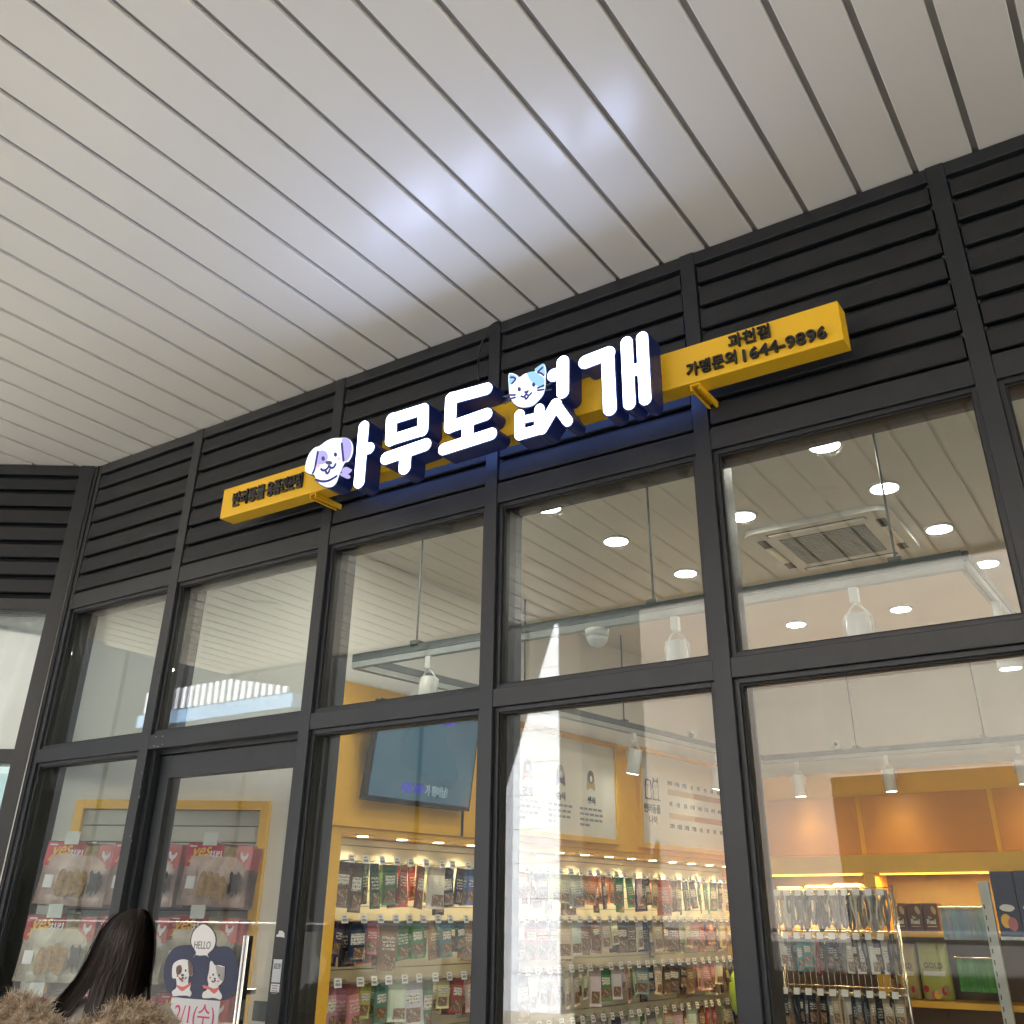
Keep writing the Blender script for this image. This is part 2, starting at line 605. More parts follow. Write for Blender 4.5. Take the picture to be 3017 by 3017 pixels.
def stroke_union(strokes, grow=0.0, h=0.0035):
    """outline loops of the union of round strokes [(p, q, r), ...] by marching squares"""
    A = np.array([[*s[0], *s[1], s[2] + grow] for s in strokes], float)
    m = A[:, 4].max() + 4 * h
    x0, x1 = min(A[:, 0].min(), A[:, 2].min()) - m, max(A[:, 0].max(), A[:, 2].max()) + m
    y0, y1 = min(A[:, 1].min(), A[:, 3].min()) - m, max(A[:, 1].max(), A[:, 3].max()) + m
    xs, ys = np.arange(x0, x1, h), np.arange(y0, y1, h)
    X, Y = np.meshgrid(xs, ys, indexing='ij')
    D = np.full(X.shape, 1e9)
    for ax, ay, bx, by, r in A:
        dx, dy = bx - ax, by - ay
        t = np.clip(((X - ax) * dx + (Y - ay) * dy) / max(1e-12, dx * dx + dy * dy), 0, 1)
        D = np.minimum(D, np.hypot(X - ax - t * dx, Y - ay - t * dy) - r)
    seg = {}

    def pt(i, j, e):
        if e == 0:
            a, b = (i, j), (i + 1, j)
        elif e == 1:
            a, b = (i + 1, j), (i + 1, j + 1)
        elif e == 2:
            a, b = (i, j + 1), (i + 1, j + 1)
        else:
            a, b = (i, j), (i, j + 1)
        da, db = D[a], D[b]
        t = da / (da - db)
        key = (a, b)
        return key, (xs[a[0]] + t * (xs[b[0]] - xs[a[0]]), ys[a[1]] + t * (ys[b[1]] - ys[a[1]]))
    TAB = {1: [(3, 0)], 2: [(0, 1)], 3: [(3, 1)], 4: [(1, 2)], 5: [(3, 2), (1, 0)], 6: [(0, 2)], 7: [(3, 2)], 8: [(2, 3)], 9: [(2, 0)], 10: [(0, 3), (2, 1)], 11: [(2, 1)], 12: [(1, 3)], 13: [(1, 0)], 14: [(0, 3)]}
    nxt, pos = {}, {}
    ins = D < 0
    code = ins[:-1, :-1] * 1 + ins[1:, :-1] * 2 + ins[1:, 1:] * 4 + ins[:-1, 1:] * 8
    for i, j in zip(*np.nonzero((code > 0) & (code < 15))):
        for a, b in TAB[int(code[i, j])]:
            ka, pa = pt(i, j, a)
            kb, pb = pt(i, j, b)
            nxt[ka] = kb
            pos[ka], pos[kb] = pa, pb
    loops = []
    while nxt:
        k0 = next(iter(nxt))
        lp, k = [], k0
        while k in nxt:
            lp.append(pos[k])
            k = nxt.pop(k)
        # drop nearly coincident points
        q = [lp[0]]
        for p in lp[1:]:
            if math.hypot(p[0] - q[-1][0], p[1] - q[-1][1]) > h * 0.5:
                q.append(p)
        if len(q) > 6:
            loops.append(q)
    return loops


def wall_frame(p, ang):
    d = Vector((math.sin(R(ang)), math.cos(R(ang)), 0))
    return (Vector((p[0], p[1], 0)), d, Vector((-d.y, d.x, 0)))


_U = ['', 'first', 'second', 'third', 'fourth', 'fifth', 'sixth', 'seventh', 'eighth', 'ninth']
ORD = _U[1:] + ['tenth', 'eleventh', 'twelfth', 'thirteenth', 'fourteenth', 'fifteenth', 'sixteenth', 'seventeenth', 'eighteenth', 'nineteenth', 'twentieth'] + ['twenty-' + w for w in _U[1:]] + ['thirtieth'] + ['thirty-' + w for w in _U[1:]] + ['fortieth'] + ['forty-' + w for w in _U[1:]]


def area_lamp(name, loc, size, watts, color, down=True, spread=None, rot=None, parent=None):
    l = bpy.data.lights.new(name, 'AREA')
    l.shape = 'DISK'
    l.size = size
    l.energy = watts
    l.color = color
    if spread:
        l.spread = R(spread)
    o = bpy.data.objects.new(name, l)
    COL.objects.link(o)
    if parent is not None:
        o.parent = parent
        o.location = Vector(loc) - OFF[parent.name]
    else:
        o.location = loc
    if rot:
        o.rotation_euler = rot
    return o


# ================================================================== SETTING
SOF, HEAD, TT, TU = 3.941, 3.072, 2.335, 2.270
MUL = [(-4.032, -3.968), (-3.003, -2.944), (-2.0875, -2.0294), (-1.1688, -1.1091), (-0.2343, -0.1741), (0.700, 0.760), (1.634, 1.694)]
XJ, XEND = -4.850, 2.60
SOF_EDGE = -4.09
ROOM_X1, BACK_Y, CEIL = 2.6, 5.80, 3.50


def ground_mat():
    m, nt, out = new_mat('plaza granite paving')
    b = nt.nodes.new('ShaderNodeBsdfPrincipled')
    tc = nt.nodes.new('ShaderNodeTexCoord')
    br = nt.nodes.new('ShaderNodeTexBrick')
    br.inputs['Scale'].default_value = 1.0
    br.inputs['Brick Width'].default_value = 0.6
    br.inputs['Row Height'].default_value = 0.3
    br.inputs['Mortar Size'].default_value = 0.006
    br.inputs['Color1'].default_value = (0.57, 0.525, 0.455, 1)
    br.inputs['Color2'].default_value = (0.49, 0.45, 0.385, 1)
    br.inputs['Mortar'].default_value = (0.16, 0.155, 0.15, 1)
    nt.links.new(tc.outputs['Object'], br.inputs['Vector'])
    nt.links.new(br.outputs['Color'], b.inputs['Base Color'])
    b.inputs['Roughness'].default_value = 0.7
    nt.links.new(b.outputs[0], out.inputs[0])
    return m


g = MB().add([(-300, -300, 0), (300, -300, 0), (300, 120.0, 0), (-300, 120.0, 0)], [(0, 1, 2, 3)]).build('ground', ground_mat())
tag(g, kind='structure')

# soffit: long coated metal panels with recessed joints
soff = MB().box(-8.5, 9, SOF_EDGE, 0.02, SOF + 0.016, SOF + 0.06).build('soffit', 'soffit_gap')
tag(soff, kind='structure')
x = -0.0665 + 0.1975 * 45
k = 0
while x > -8.4:
    a, b = x - 0.1975 + 0.010, x - 0.010
    yb = 0.0
    if b < XJ - 0.05:                                      # the neighbouring front leans out over the walk
        yb = (0.5 * (a + b) + 4.90) * math.tan(R(35)) + 0.0
    if yb > SOF_EDGE + 0.3:
        mb = MB()
        e = 0.004
        zz = SOF + random.uniform(0.0, 0.0012)
        # pan section: flat face with turned-up rounded edges
        prof = [(a, SOF + 0.0155), (a + 0.001, zz + e * 0.4), (a + e, zz), (b - e, zz), (b - 0.001, zz + e * 0.4), (b, SOF + 0.0155)]
        ya, yc = SOF_EDGE, (yb if b < XJ - 0.05 else 0.015)
        vs = [(p[0], ya, p[1]) for p in prof] + [(p[0], (p[0] + 4.90) * math.tan(R(35)) if b < XJ - 0.05 else yc, p[1]) for p in prof]
        mb.add(vs, [(i, i + 1, i + 7, i + 6) for i in range(5)] + [(0, 6, 11, 5)])
        o = mb.build('soffit_panel', 'soffit', soff)
    x -= 0.1975
    k += 1
edge = MB().box(-8.5, 9, SOF_EDGE - 0.06, SOF_EDGE - 0.002, SOF - 0.03, SOF + 0.5).build('soffit_edge_trim', 'frame', soff)

# unseen mass above the walk, added to stop the sun, kept low
up = empty('sun_block_mass', (0, 2, 4.4))
MB().box(-8.5, 14, SOF_EDGE - 0.02, 12, SOF + 0.5, 4.6).build('wall', paint('sun block cladding', (0.30, 0.29, 0.28), 0.6), up)
MB().box(-8.6, 14, SOF_EDGE - 0.1, 12, 4.6, 4.75).build('parapet', 'frame', up)
MB().box(-8.5, 9, SOF_EDGE, 12, SOF + 0.062, SOF + 0.49).build('floor_slab', paint('concrete slab', (0.3, 0.3, 0.3), 0.8), up)
tag(up, 'unseen building mass added above the white soffit to block the sun', 'building')

# unlit round lamps in the soffit, seen mirrored in the glass
for i, (lx, ly) in enumerate(((-1.404, -2.57), (-6.161, -2.42), (-3.712, -2.48), (0.95, -2.55))):
    t = empty('soffit_lamp', (lx, ly, SOF))
    MB().disc((lx, ly), 0.11, SOF - 0.008, SOF + 0.001, 32).build('rim', 'white_plastic', t)
    MB().disc((lx, ly), 0.085, SOF - 0.010, SOF - 0.0085, 32).build('lens', paint('unlit lamp lens', (0.85, 0.85, 0.83), 0.2), t)
    tag(t, 'unlit round lamp in the soffit, mirrored in the glass ' + ('of the rightmost upper pane', 'above the shop door', 'of the pane below the cat', 'beyond the right edge')[i], 'lamp', 'unlit soffit lamps')

# ------------------------------------------------------------------ the shop front
sf = empty('storefront', (-1.5, 0.0, 0))
tag(sf, 'dark grey aluminium shop front with louvers above large glass panes', 'shop front')
DEPTH = 0.19
LEFT = [XJ] + [m[1] for m in MUL]
RIGHT = [m[0] for m in MUL] + [XEND]
for a, b in MUL:
    MB().box(a, b, 0.0, DEPTH, 0.0, SOF - 0.004).build('mullion', 'frame', sf, bevel=0.002)
MB().box(XJ - 0.055, XJ, 0.004, DEPTH, 0.0, SOF - 0.004).build('jamb', 'frame', sf, bevel=0.002)
MB().box(XEND, XEND + 0.06, 0.0, DEPTH, 0.0, SOF - 0.004).build('jamb', 'frame', sf, bevel=0.002)
LZ = [3.880, 3.788, 3.684, 3.580, 3.477, 3.374, 3.272, 3.170]


def pane(x0, x1, z0, z1, mat='glass', parent=sf, y=0.058, bead=True):
    if bead:
        e = 0.017
        m = MB()
        m.box(x0, x0 + e, 0.018, y - 0.014, z0, z1)
        m.box(x1 - e, x1, 0.018, y - 0.014, z0, z1)
        m.box(x0 + e, x1 - e, 0.018, y - 0.014, z1 - e, z1)
        m.box(x0 + e, x1 - e, 0.018, y - 0.014, z0, z0 + e)
        m.build('glazing_bead', 'frame', parent, bevel=0.0015)
        g_ = MB()
        i = 0.006
        g_.box(x0 + e, x0 + e + i, 0.028, y - 0.012, z0 + e, z1 - e).box(x1 - e - i, x1 - e, 0.028, y - 0.012, z0 + e, z1 - e)
        g_.box(x0 + e + i, x1 - e - i, 0.028, y - 0.012, z1 - e - i, z1 - e).box(x0 + e + i, x1 - e - i, 0.028, y - 0.012, z0 + e, z0 + e + i)
        g_.build('gasket', 'rubber', parent)
    MB().box(x0 + 0.002, x1 - 0.002, y - 0.011, y + 0.011, z0 + 0.002, z1 - 0.002).build('glass_pane', mat, parent)


for bi, (x0, x1) in enumerate(zip(LEFT, RIGHT)):
    MB().box(x0, x1, 0.004, DEPTH - 0.004, LZ[0], SOF - 0.005).build('top_rail', 'frame', sf, bevel=0.002)
    MB().box(x0, x1, 0.075, 0.085, HEAD + 0.02, LZ[0]).build('louver_back', 'cavity', sf)
    ends = MB()
    for k in range(8):
        zt = LZ[k]
        zb = LZ[k + 1] if k < 7 else 3.150
        hgt = zt - zb
        # blade: leaning face, bottom lip turned back
        prof = [(0.050, zt - 0.003), (0.028, zt - 0.005), (0.0125, zt - 0.018), (0.0085, zt - 0.027), (0.006, zb + 0.006), (0.010, zb + 0.002), (0.040, zb + 0.006), (0.040, zb + 0.012), (0.016, zb + 0.012)]
        xa, xb = x0 + 0.004 + random.uniform(0, 0.003), x1 - 0.004 - random.uniform(0, 0.003)
        zj = random.uniform(-0.0015, 0.0015)
        MB().prism([[(p[0], p[1] + zj) for p in prof]], lambda p, q, t: (t, p, q), xa, xb).build('louver_slat', 'louver', sf)
        for xe, sg in ((x0, 1), (x1, -1)):
            ends.box(xe + sg * 0.001, xe + sg * 0.010, 0.02, 0.036, zt - 0.020, zt - 0.004)
    tag(ends.build('slat_clip', 'frame_dirty', sf), kind='stuff')
    MB().box(x0, x1, 0.004, DEPTH - 0.004, HEAD, 3.150).build('window_head', 'frame', sf, bevel=0.002)
    MB().box(x0, x1, 0.002, DEPTH - 0.006, TU, TT).build('transom', 'frame', sf, bevel=0.002)
    pane(x0, x1, TT, HEAD)
    if bi != 1:
        pane(x0, x1, 0.12, TU)
        MB().box(x0, x1, 0.004, DEPTH - 0.004, 0.0, 0.12).build('sill', 'frame', sf, bevel=0.002)

# paint chips and scratches on the frame near the door
ch = MB()
cc = crop(300, 2000, 500)
for u, v, w, h in ((610, 658, 22, 9), (690, 652, 18, 9), (590, 765, 18, 12), (635, 772, 40, 5), (688, 745, 8, 14), (460, 1075, 9, 12), (447, 1232, 7, 9), (425, 1340, 7, 26), (326, 1790, 5, 18), (335, 1845, 7, 14)):
    p = at(*cc(u, v), 0.0)
    s = 0.00037
    yy = -0.0006 if p.x < -3.968 else 0.0014
    ch.prism([smooth_loop([(p.x + (dx + random.uniform(-.2, .2)) * w * s * 0.5, p.z + (dz + random.uniform(-.25, .25)) * h * s * 0.5) for dx, dz in ((-1, -.6), (0, -1), (1, -.4), (.9, .7), (0, .8), (-1, .6))], 2)], facade(yy), 0, 0.001)
ch.build('paint_chip', 'chip', sf)

# door leaf
DY = 0.085
dx0, dx1 = -3.968, -3.003
df = MB()
df.box(dx0, dx0 + 0.028, 0.03, DEPTH, 0, TU).box(dx1 - 0.012, dx1, 0.03, DEPTH, 0, TU).box(dx0 + 0.028, dx1 - 0.012, 0.055, DEPTH, TU - 0.02, TU)
df.build('door_frame', 'frame', sf)
door = MB()
lx0, lx1, lz1 = dx0 + 0.034, dx1 - 0.016, TU - 0.026
door.box(lx0, lx0 + 0.07, DY - 0.022, DY + 0.022, 0.01, lz1).box(lx1 - 0.056, lx1, DY - 0.022, DY + 0.022, 0.01, lz1)
door.box(lx0 + 0.07, lx1 - 0.056, DY - 0.021, DY + 0.021, lz1 - 0.10, lz1 - 0.001).box(lx0 + 0.07, lx1 - 0.056, DY - 0.021, DY + 0.021, 0.011, 0.14)
door_o = door.build('door', 'frame', sf, bevel=0.002)
tag(door_o, 'single glass door with dark frame and long steel pull')
MB().box(lx0 + 0.066, lx1 - 0.052, DY - 0.006, DY + 0.006, 0.13, lz1 - 0.096).build('door_pane', 'glass_door', door_o)
hd = MB()
hx = -3.163
hd.box(hx - 0.016, hx - 0.005, DY - 0.085, DY - 0.060, 0.55, 1.520).box(hx + 0.003, hx + 0.014, DY - 0.085, DY - 0.060, 0.55, 1.520)
hd.box(hx - 0.005, hx + 0.003, DY - 0.080, DY - 0.060, 0.55, 1.519)
for z in (0.75, 1.32):
    hd.box(hx - 0.006, hx + 0.004, DY - 0.060, DY - 0.006, z, z + 0.02)
hd.build('pull_handle', 'chrome', door_o, bevel=0.002)
lk = MB().box(lx1 - 0.135, lx1 - 0.056, DY - 0.016, DY - 0.007, 1.235, 1.300)
lk.build('lock_case', 'steel', door_o, bevel=0.002)

# ------------------------------------------------------------------ neighbouring front at the left, turned 35 degrees
NF = wall_frame((-4.905, 0.0), 55)                         # along = away from camera to the right, so go negative
nb = empty('neighbour_storefront', (-5.6, -0.5, 0))
tag(nb, 'grey louvered shop front of the neighbouring unit at the left edge', 'shop front')


def nbox(a0, a1, b0, b1, z0, z1, name, mat, bev=0.002):
    return MB().fbox(NF, a0, a1, b0, b1, z0, z1).build(name, mat, nb, bevel=bev)


nbox(-0.085, -0.006, -0.012, 0.16, 0, SOF - 0.004, 'corner_post', 'frame')
nbox(-1.32, -1.26, 0.0, 0.16, 0, SOF - 0.004, 'mullion', 'frame')
nbox(-1.26, -0.085, 0.0, 0.15, LZ[0], SOF - 0.005, 'top_rail', 'frame')
nbox(-1.26, -0.085, 0.075, 0.085, HEAD, LZ[0], 'louver_back', 'cavity', 0)
for k in range(8):
    zt = LZ[k]
    zb = LZ[k + 1] if k < 7 else 3.137
    prof = [(0.050, zt - 0.003), (0.028, zt - 0.005), (0.010, zt - 0.027), (0.006, zb + 0.006), (0.011, zb + 0.002), (0.040, zb + 0.006), (0.016, zb + 0.012)]

    def nfn(p, q, t):
        w = NF[0] + NF[1] * t + NF[2] * p
        return (w.x, w.y, q)
    MB().prism([prof], nfn, -1.256, -0.089).build('louver_slat', 'louver', nb)
nbox(-1.26, -0.085, 0.004, 0.15, HEAD, 3.137, 'window_head', 'frame')
nbox(-1.26, -0.085, 0.002, 0.15, TU + 0.003, TT + 0.007, 'transom', 'frame')
nbox(-1.26, -0.085, 0.004, 0.15, 0, 0.12, 'sill', 'frame')
nbox(-1.258, -0.087, 0.046, 0.068, TT + 0.009, HEAD - 0.002, 'glass_pane', 'glass', 0)
nbox(-1.258, -0.087, 0.046, 0.068, 0.122, TU + 0.001, 'glass_pane', 'glass', 0)
# corner filler between both fronts
MB().add([(-4.905, -0.004, 0), (-4.905, 0.15, 0), (-4.880, 0.15, 0), (-4.880, -0.004, 0), (-4.905, -0.004, SOF - 0.006), (-4.905, 0.15, SOF - 0.006), (-4.880, 0.15, SOF - 0.006), (-4.880, -0.004, SOF - 0.006)],
         [(0, 1, 2, 3), (4, 7, 6, 5), (0, 4, 5, 1), (1, 5, 6, 2), (2, 6, 7, 3), (3, 7, 4, 0)]).build('corner_filler', 'frame', sf)
# white sheet hanging behind the neighbour's upper pane
sh = MB()
NX, NZ = 26, 14
for i in range(NX + 1):
    for j in range(NZ + 1):
        a = -1.25 + 1.15 * i / NX
        z = TT + 0.01 + (3.43 - TT - 0.02) * j / NZ
        bdep = 0.30 + 0.035 * math.sin(a * 9 + z * 2.2) + 0.02 * math.sin(a * 21 - z * 5)
        p = NF[0] + NF[1] * a + NF[2] * bdep
        sh.v.append((p.x, p.y, z))
for i in range(NX):
    for j in range(NZ):
        q = i * (NZ + 1) + j
        sh.f.append((q, q + NZ + 1, q + NZ + 2, q + 1))
p = NF[0] + NF[1] * -0.6 + NF[2] * 0.3
sheet = sh.build('white_sheet', paint('white translucent sheet', (0.82, 0.84, 0.87), 0.3, var=0.05, scale=5), None, True, loc=(p.x, p.y, TT))
sm = sheet.modifiers.new('thick', 'SOLIDIFY')
sm.thickness = 0.003
tag(sheet, 'white creased sheet behind the glass of the neighbouring unit', 'curtain')
# the unit behind that glass
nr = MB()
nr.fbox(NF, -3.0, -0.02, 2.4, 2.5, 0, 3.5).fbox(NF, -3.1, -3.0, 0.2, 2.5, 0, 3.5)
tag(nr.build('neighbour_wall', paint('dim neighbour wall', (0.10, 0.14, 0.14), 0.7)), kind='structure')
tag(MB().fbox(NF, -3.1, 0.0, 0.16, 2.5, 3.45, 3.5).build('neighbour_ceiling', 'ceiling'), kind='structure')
p = NF[0] + NF[1] * -0.55 + NF[2] * 1.3
nl = empty('sheet_fill_lamp', (p.x, p.y, 3.44))  # unseen lamp, added to brighten the white sheet
MB().disc((p.x, p.y), 0.3, 3.42, 3.448, 32).build('lens', 'white_plastic', nl)
tag(nl, 'unseen round lamp added to light the white sheet in the neighbouring unit', 'lamp')
area_lamp('sheet_fill_light', (p.x, p.y, 3.41), 0.6, 22, (0.95, 0.98, 1.0), parent=nl)

# ------------------------------------------------------------------ the shop interior shell
P1 = (-3.767, 0.936)
LW = wall_frame((-4.862, 0.170), 55)
TW = wall_frame(P1, 5)
TLEN = (BACK_Y - P1[1]) / TW[1].y
PC = TW[0] + TW[1] * TLEN
tag(MB().box(-5.2, ROOM_X1, 0.19, BACK_Y, -0.02, 0.003).build('shop_floor', 'floor'), kind='structure')
tag(MB().box(-5.2, ROOM_X1, 0.192, BACK_Y + 0.1, CEIL, CEIL + 0.05).build('shop_ceiling', 'ceiling'), kind='structure')
tag(MB().fbox(LW, 0.0, 1.336, 0.0, 0.08, 0.004, CEIL - 0.002).build('left_wall', 'white_wall'), kind='structure')
tag(MB().fbox(TW, -0.02, TLEN + 0.05, 0.30, 0.40, 0.004, CEIL - 0.003).fbox(TW, 0.0, TLEN + 0.05, 0.0, 0.299, 2.752, CEIL - 0.003).build('side_wall', 'white_wall'), kind='structure')
tag(MB().box(PC.x + 0.002, ROOM_X1, BACK_Y, BACK_Y + 0.1, 0.004, CEIL - 0.002).build('back_wall', 'white_wall'), kind='structure')
tag(MB().box(ROOM_X1, ROOM_X1 + 0.1, 0.192, BACK_Y, 0.004, CEIL - 0.002).build('right_wall', 'white_wall'), kind='structure')
tag(MB().box(-4.8, ROOM_X1, 0.192, 0.205, HEAD + 0.03, CEIL - 0.002).build('window_bulkhead', 'white_wall'), kind='structure')


def tw(a, b=0.0):
    """point on the television wall: a along it, b out of it into the room"""
    p = TW[0] + TW[1] * a - TW[2] * b
    return p


def tbox(mb, a0, a1, b0, b1, z0, z1):
    return mb.fbox(TW, a0, a1, -b1, -b0, z0, z1)


def tfn(b0):
    def f(x_, z_, t):
        p = TW[0] + TW[1] * x_ - TW[2] * (b0 - t)
        return (p.x, p.y, z_)
    return f


# ================================================================== THE SIGN
sg = empty('shop_sign', (-2.03, -0.17, 3.25))
tag(sg, 'yellow bar sign with glowing white Korean letters and dog and cat heads', 'sign')
BX0, BX1, BZ0, BZ1 = -3.500, -0.563, 3.2545, 3.4045
MB().box(BX0, BX1, -0.17, -0.085, BZ0, BZ1).build('sign_bar', 'yellow', sg, bevel=0.003)
MB().box(-2.80, -1.15, -0.084, -0.081, BZ0 + 0.02, BZ1 - 0.02).build('added_glow_strip', glow('added blue glow', (0.20, 0.34, 1.0), 0.30), sg)  # added glowing strip, stands in for the blue bloom on the louvers
for bx in (-2.905, -1.085):
    br = MB()
    # C channel bracket under the bar, running back to the front
    for a, b in ((-0.018, -0.0145), (0.0145, 0.018)):
        br.box(bx + a, bx + b, -0.160, 0.004, BZ0 - 0.023, BZ0 - 0.001)
    br.box(bx - 0.0145, bx + 0.0145, -0.160, 0.004, BZ0 - 0.006, BZ0 - 0.001)
    for a in (-0.0145, 0.0085):
        br.box(bx + a, bx + a + 0.006, -0.160, 0.004, BZ0 - 0.023, BZ0 - 0.0205)
    br.build('bracket', 'yellow', sg)
LY = -0.262                                                 # front of the lit letters
X1, X2, X3 = crop(800, 1000, 500), crop(1250, 950, 500), crop(1650, 900, 500)


def P2(cf, u, v, Y=LY):
    q = at(*cf(u, v), Y)
    return (q.x, q.z)


def U(cf, u, v, du, Y=LY):
    """width du (crop units) at that place in metres"""
    a, b = at(*cf(u - du / 2, v), Y), at(*cf(u + du / 2, v), Y)
    return abs(b.x - a.x)


def letter(cf, strokes, label):
    S_ = []
    for s in strokes:
        (u0, v0), (u1, v1), r = s
        L_ = math.hypot(u1 - u0, v1 - v0)
        nu, nv = -(v1 - v0) / L_, (u1 - u0) / L_
        um, vm = (u0 + u1) / 2, (v0 + v1) / 2
        A_, B_ = np.array(P2(cf, u0, v0)), np.array(P2(cf, u1, v1))
        w_ = np.array(P2(cf, um + nu * r, vm + nv * r)) - np.array(P2(cf, um - nu * r, vm - nv * r))
        t_ = (B_ - A_) / np.hypot(*(B_ - A_))
        S_.append((tuple(A_), tuple(B_), 0.5 * abs(w_[0] * -t_[1] + w_[1] * t_[0])))
    body = MB().prism(stroke_union(S_, 0.003), facade(LY), 0.004, 0.092).build('letter_body', 'navy', sg)
    tag(body, label)
    MB().prism(stroke_union(S_, -0.002), facade(LY), 0.0, 0.0035).build('letter_face', 'lit_white', body)
    return body


letter(X1, [((1045, 992), (992, 1622), 56), ((1040, 1250), (1110, 1236), 62)], 'glowing bar letter right of the dog head')
letter(X1, [((1362, 905), (1724, 792), 60), ((1724, 792), (1716, 1030), 60), ((1716, 1030), (1352, 1142), 60), ((1352, 1142), (1362, 905), 60)], 'glowing square ring letter')
letter(X1, [((1298, 1352), (1748, 1196), 66), ((1522, 1290), (1510, 1458), 64)], 'glowing letter stroke under the square ring')
letter(X2, [((300, 862), (706, 752), 64), ((300, 862), (288, 1186), 64), ((288, 1186), (704, 1042), 64), ((490, 1120), (488, 1340), 64), ((216, 1440), (758, 1266), 64)], 'glowing letter shaped like a C on a bar')
letter(X2, [((1574, 446), (1572, 788), 70), ((1468, 596), (1560, 572), 70)], 'glowing letter stroke right of the cat head')
letter(X2, [((1080, 1050), (1084, 1276), 58), ((1306, 982), (1304, 1190), 56), ((1082, 1112), (1304, 1062), 42), ((1084, 1276), (1302, 1214), 58), ((1492, 932), (1335, 1202), 60), ((1492, 932), (1630, 1122), 64)], 'glowing letter under the cat head')
letter(X3, [((284, 640), (545, 540), 72), ((536, 548), (564, 1174), 76)], 'glowing hook letter near the right end')
letter(X3, [((754, 416), (786, 1114), 70), ((930, 360), (966, 1062), 70), ((775, 745), (950, 705), 66)], 'glowing ladder letter at the right end')


def shape_part(name, loops, mat, y0, y1, parent):
    return MB().prism(loops, facade(0.0), y0, y1).build(name, mat, parent)


def trace(cf, pts, Y=LY, n=4, closed=True):
    q = [P2(cf, u, v, Y) for u, v in pts]
    return smooth_loop(q, n) if closed else smooth_line(q, n)


def dot(cf, u, v, ru, rv, Y=LY, n=18):
    return [P2(cf, u + ru * math.cos(a), v + rv * math.sin(a), Y) for a in (2 * math.pi * k / n for k in range(n))]


# dog head that stands for the round letter
dog_out = trace(X1, [(375, 1480), (388, 1390), (428, 1292), (488, 1226), (550, 1203), (620, 1150), (700, 1118), (790, 1113), (862, 1113), (912, 1160), (930, 1240), (912, 1330), (872, 1392), (832, 1408), (800, 1470), (770, 1540), (738, 1628), (690, 1678), (620, 1688), (545, 1652), (503, 1600), (478, 1548), (430, 1538), (390, 1518)])
dog = shape_part('dog_head', [dog_out], 'navy', LY + 0.004, LY + 0.092, sg)
tag(dog, 'lit dog head with lilac ear at the left of the letters')
shape_part('face', [shrink(dog_out, 0.0035)], 'lit_face', LY, LY + 0.0035, dog)
e1, e2 = LY - 0.0025, LY - 0.0005
shape_part('ear', [trace(X1, [(802, 1136), (858, 1124), (902, 1166), (916, 1240), (902, 1318), (868, 1376), (832, 1388), (818, 1300), (812, 1210)])], 'lit_lilac', e1, e2, dog)
shape_part('eye_patch', [trace(X1, [(540, 1280), (590, 1266), (630, 1290), (643, 1340), (625, 1400), (580, 1422), (530, 1428), (508, 1430), (520, 1350)])], 'lit_lilac', e1, e2, dog)
e1, e2 = LY - 0.0050, LY - 0.0028
ln = lambda cf, pts, r=10: ribbon(trace(cf, pts, closed=False), 0.5 * U(cf, pts[0][0], pts[0][1], 2 * r))
for pts in ([(534, 1284), (516, 1380), (500, 1470), (478, 1524)], [(572, 1480), (600, 1496), (640, 1476), (660, 1442)], [(662, 1444), (684, 1466), (716, 1458), (736, 1424)], [(622, 1496), (636, 1528), (656, 1518), (668, 1488)], [(512, 1600), (580, 1620), (660, 1610), (748, 1560)], [(806, 1190), (816, 1290), (826, 1385)]):
    shape_part('line', [ln(X1, pts)], 'lit_line', e1, e2, dog)
shape_part('eye', [dot(X1, 595, 1360, 18, 26)], 'lit_nose', e1, e2, dog)
shape_part('eye', [dot(X1, 735, 1315, 17, 24)], 'lit_line', e1, e2, dog)
shape_part('nose', [dot(X1, 660, 1408, 38, 22)], 'lit_nose', e1, e2, dog)
shape_part('cheek', [dot(X1, 540, 1446, 21, 23)], 'lit_pink', LY - 0.0056, LY - 0.0052, dog)
shape_part('cheek', [dot(X1, 778, 1363, 15, 18)], 'lit_pink', LY - 0.0056, LY - 0.0052, dog)
for pts in ([(792, 1500), (815, 1462), (860, 1452), (850, 1478), (812, 1506)], [(775, 1535), (806, 1512), (836, 1520), (838, 1550), (800, 1556)]):
    o = shape_part('bow', [trace(X1, pts)], 'lit_lilac', LY + 0.001, LY + 0.03, dog)

# cat head
cat_out = trace(X2, [(953, 720), (948, 640), (958, 578), (1000, 568), (1056, 588), (1086, 612), (1150, 572), (1252, 550), (1290, 502), (1346, 462), (1378, 480), (1391, 560), (1384, 640), (1384, 700), (1376, 764), (1350, 832), (1300, 892), (1230, 952), (1130, 974), (1050, 957), (1000, 912), (968, 850), (957, 790)])
cat = shape_part('cat_head', [cat_out], 'navy', LY + 0.004, LY + 0.092, sg)
tag(cat, 'lit cat head with blue patch above the fourth letter')
shape_part('face', [shrink(cat_out, 0.0035)], 'lit_face', LY, LY + 0.0035, cat)
e1, e2 = LY - 0.0025, LY - 0.0005
shape_part('patch', [trace(X2, [(1176, 580), (1250, 562), (1304, 592), (1360, 630), (1370, 700), (1356, 745), (1290, 726), (1218, 672), (1190, 625)])], 'lit_blue', e1, e2, cat)
shape_part('ear', [trace(X2, [(1262, 548), (1300, 505), (1346, 478), (1370, 490), (1378, 560), (1368, 610)])], 'lit_blue', LY - 0.0027, LY - 0.0026, cat)
shape_part('ear', [trace(X2, [(968, 640), (972, 596), (1000, 592), (1046, 612), (1050, 650), (1000, 700), (974, 708)])], 'lit_blue', e1, e2, cat)
e1, e2 = LY - 0.0050, LY - 0.0029
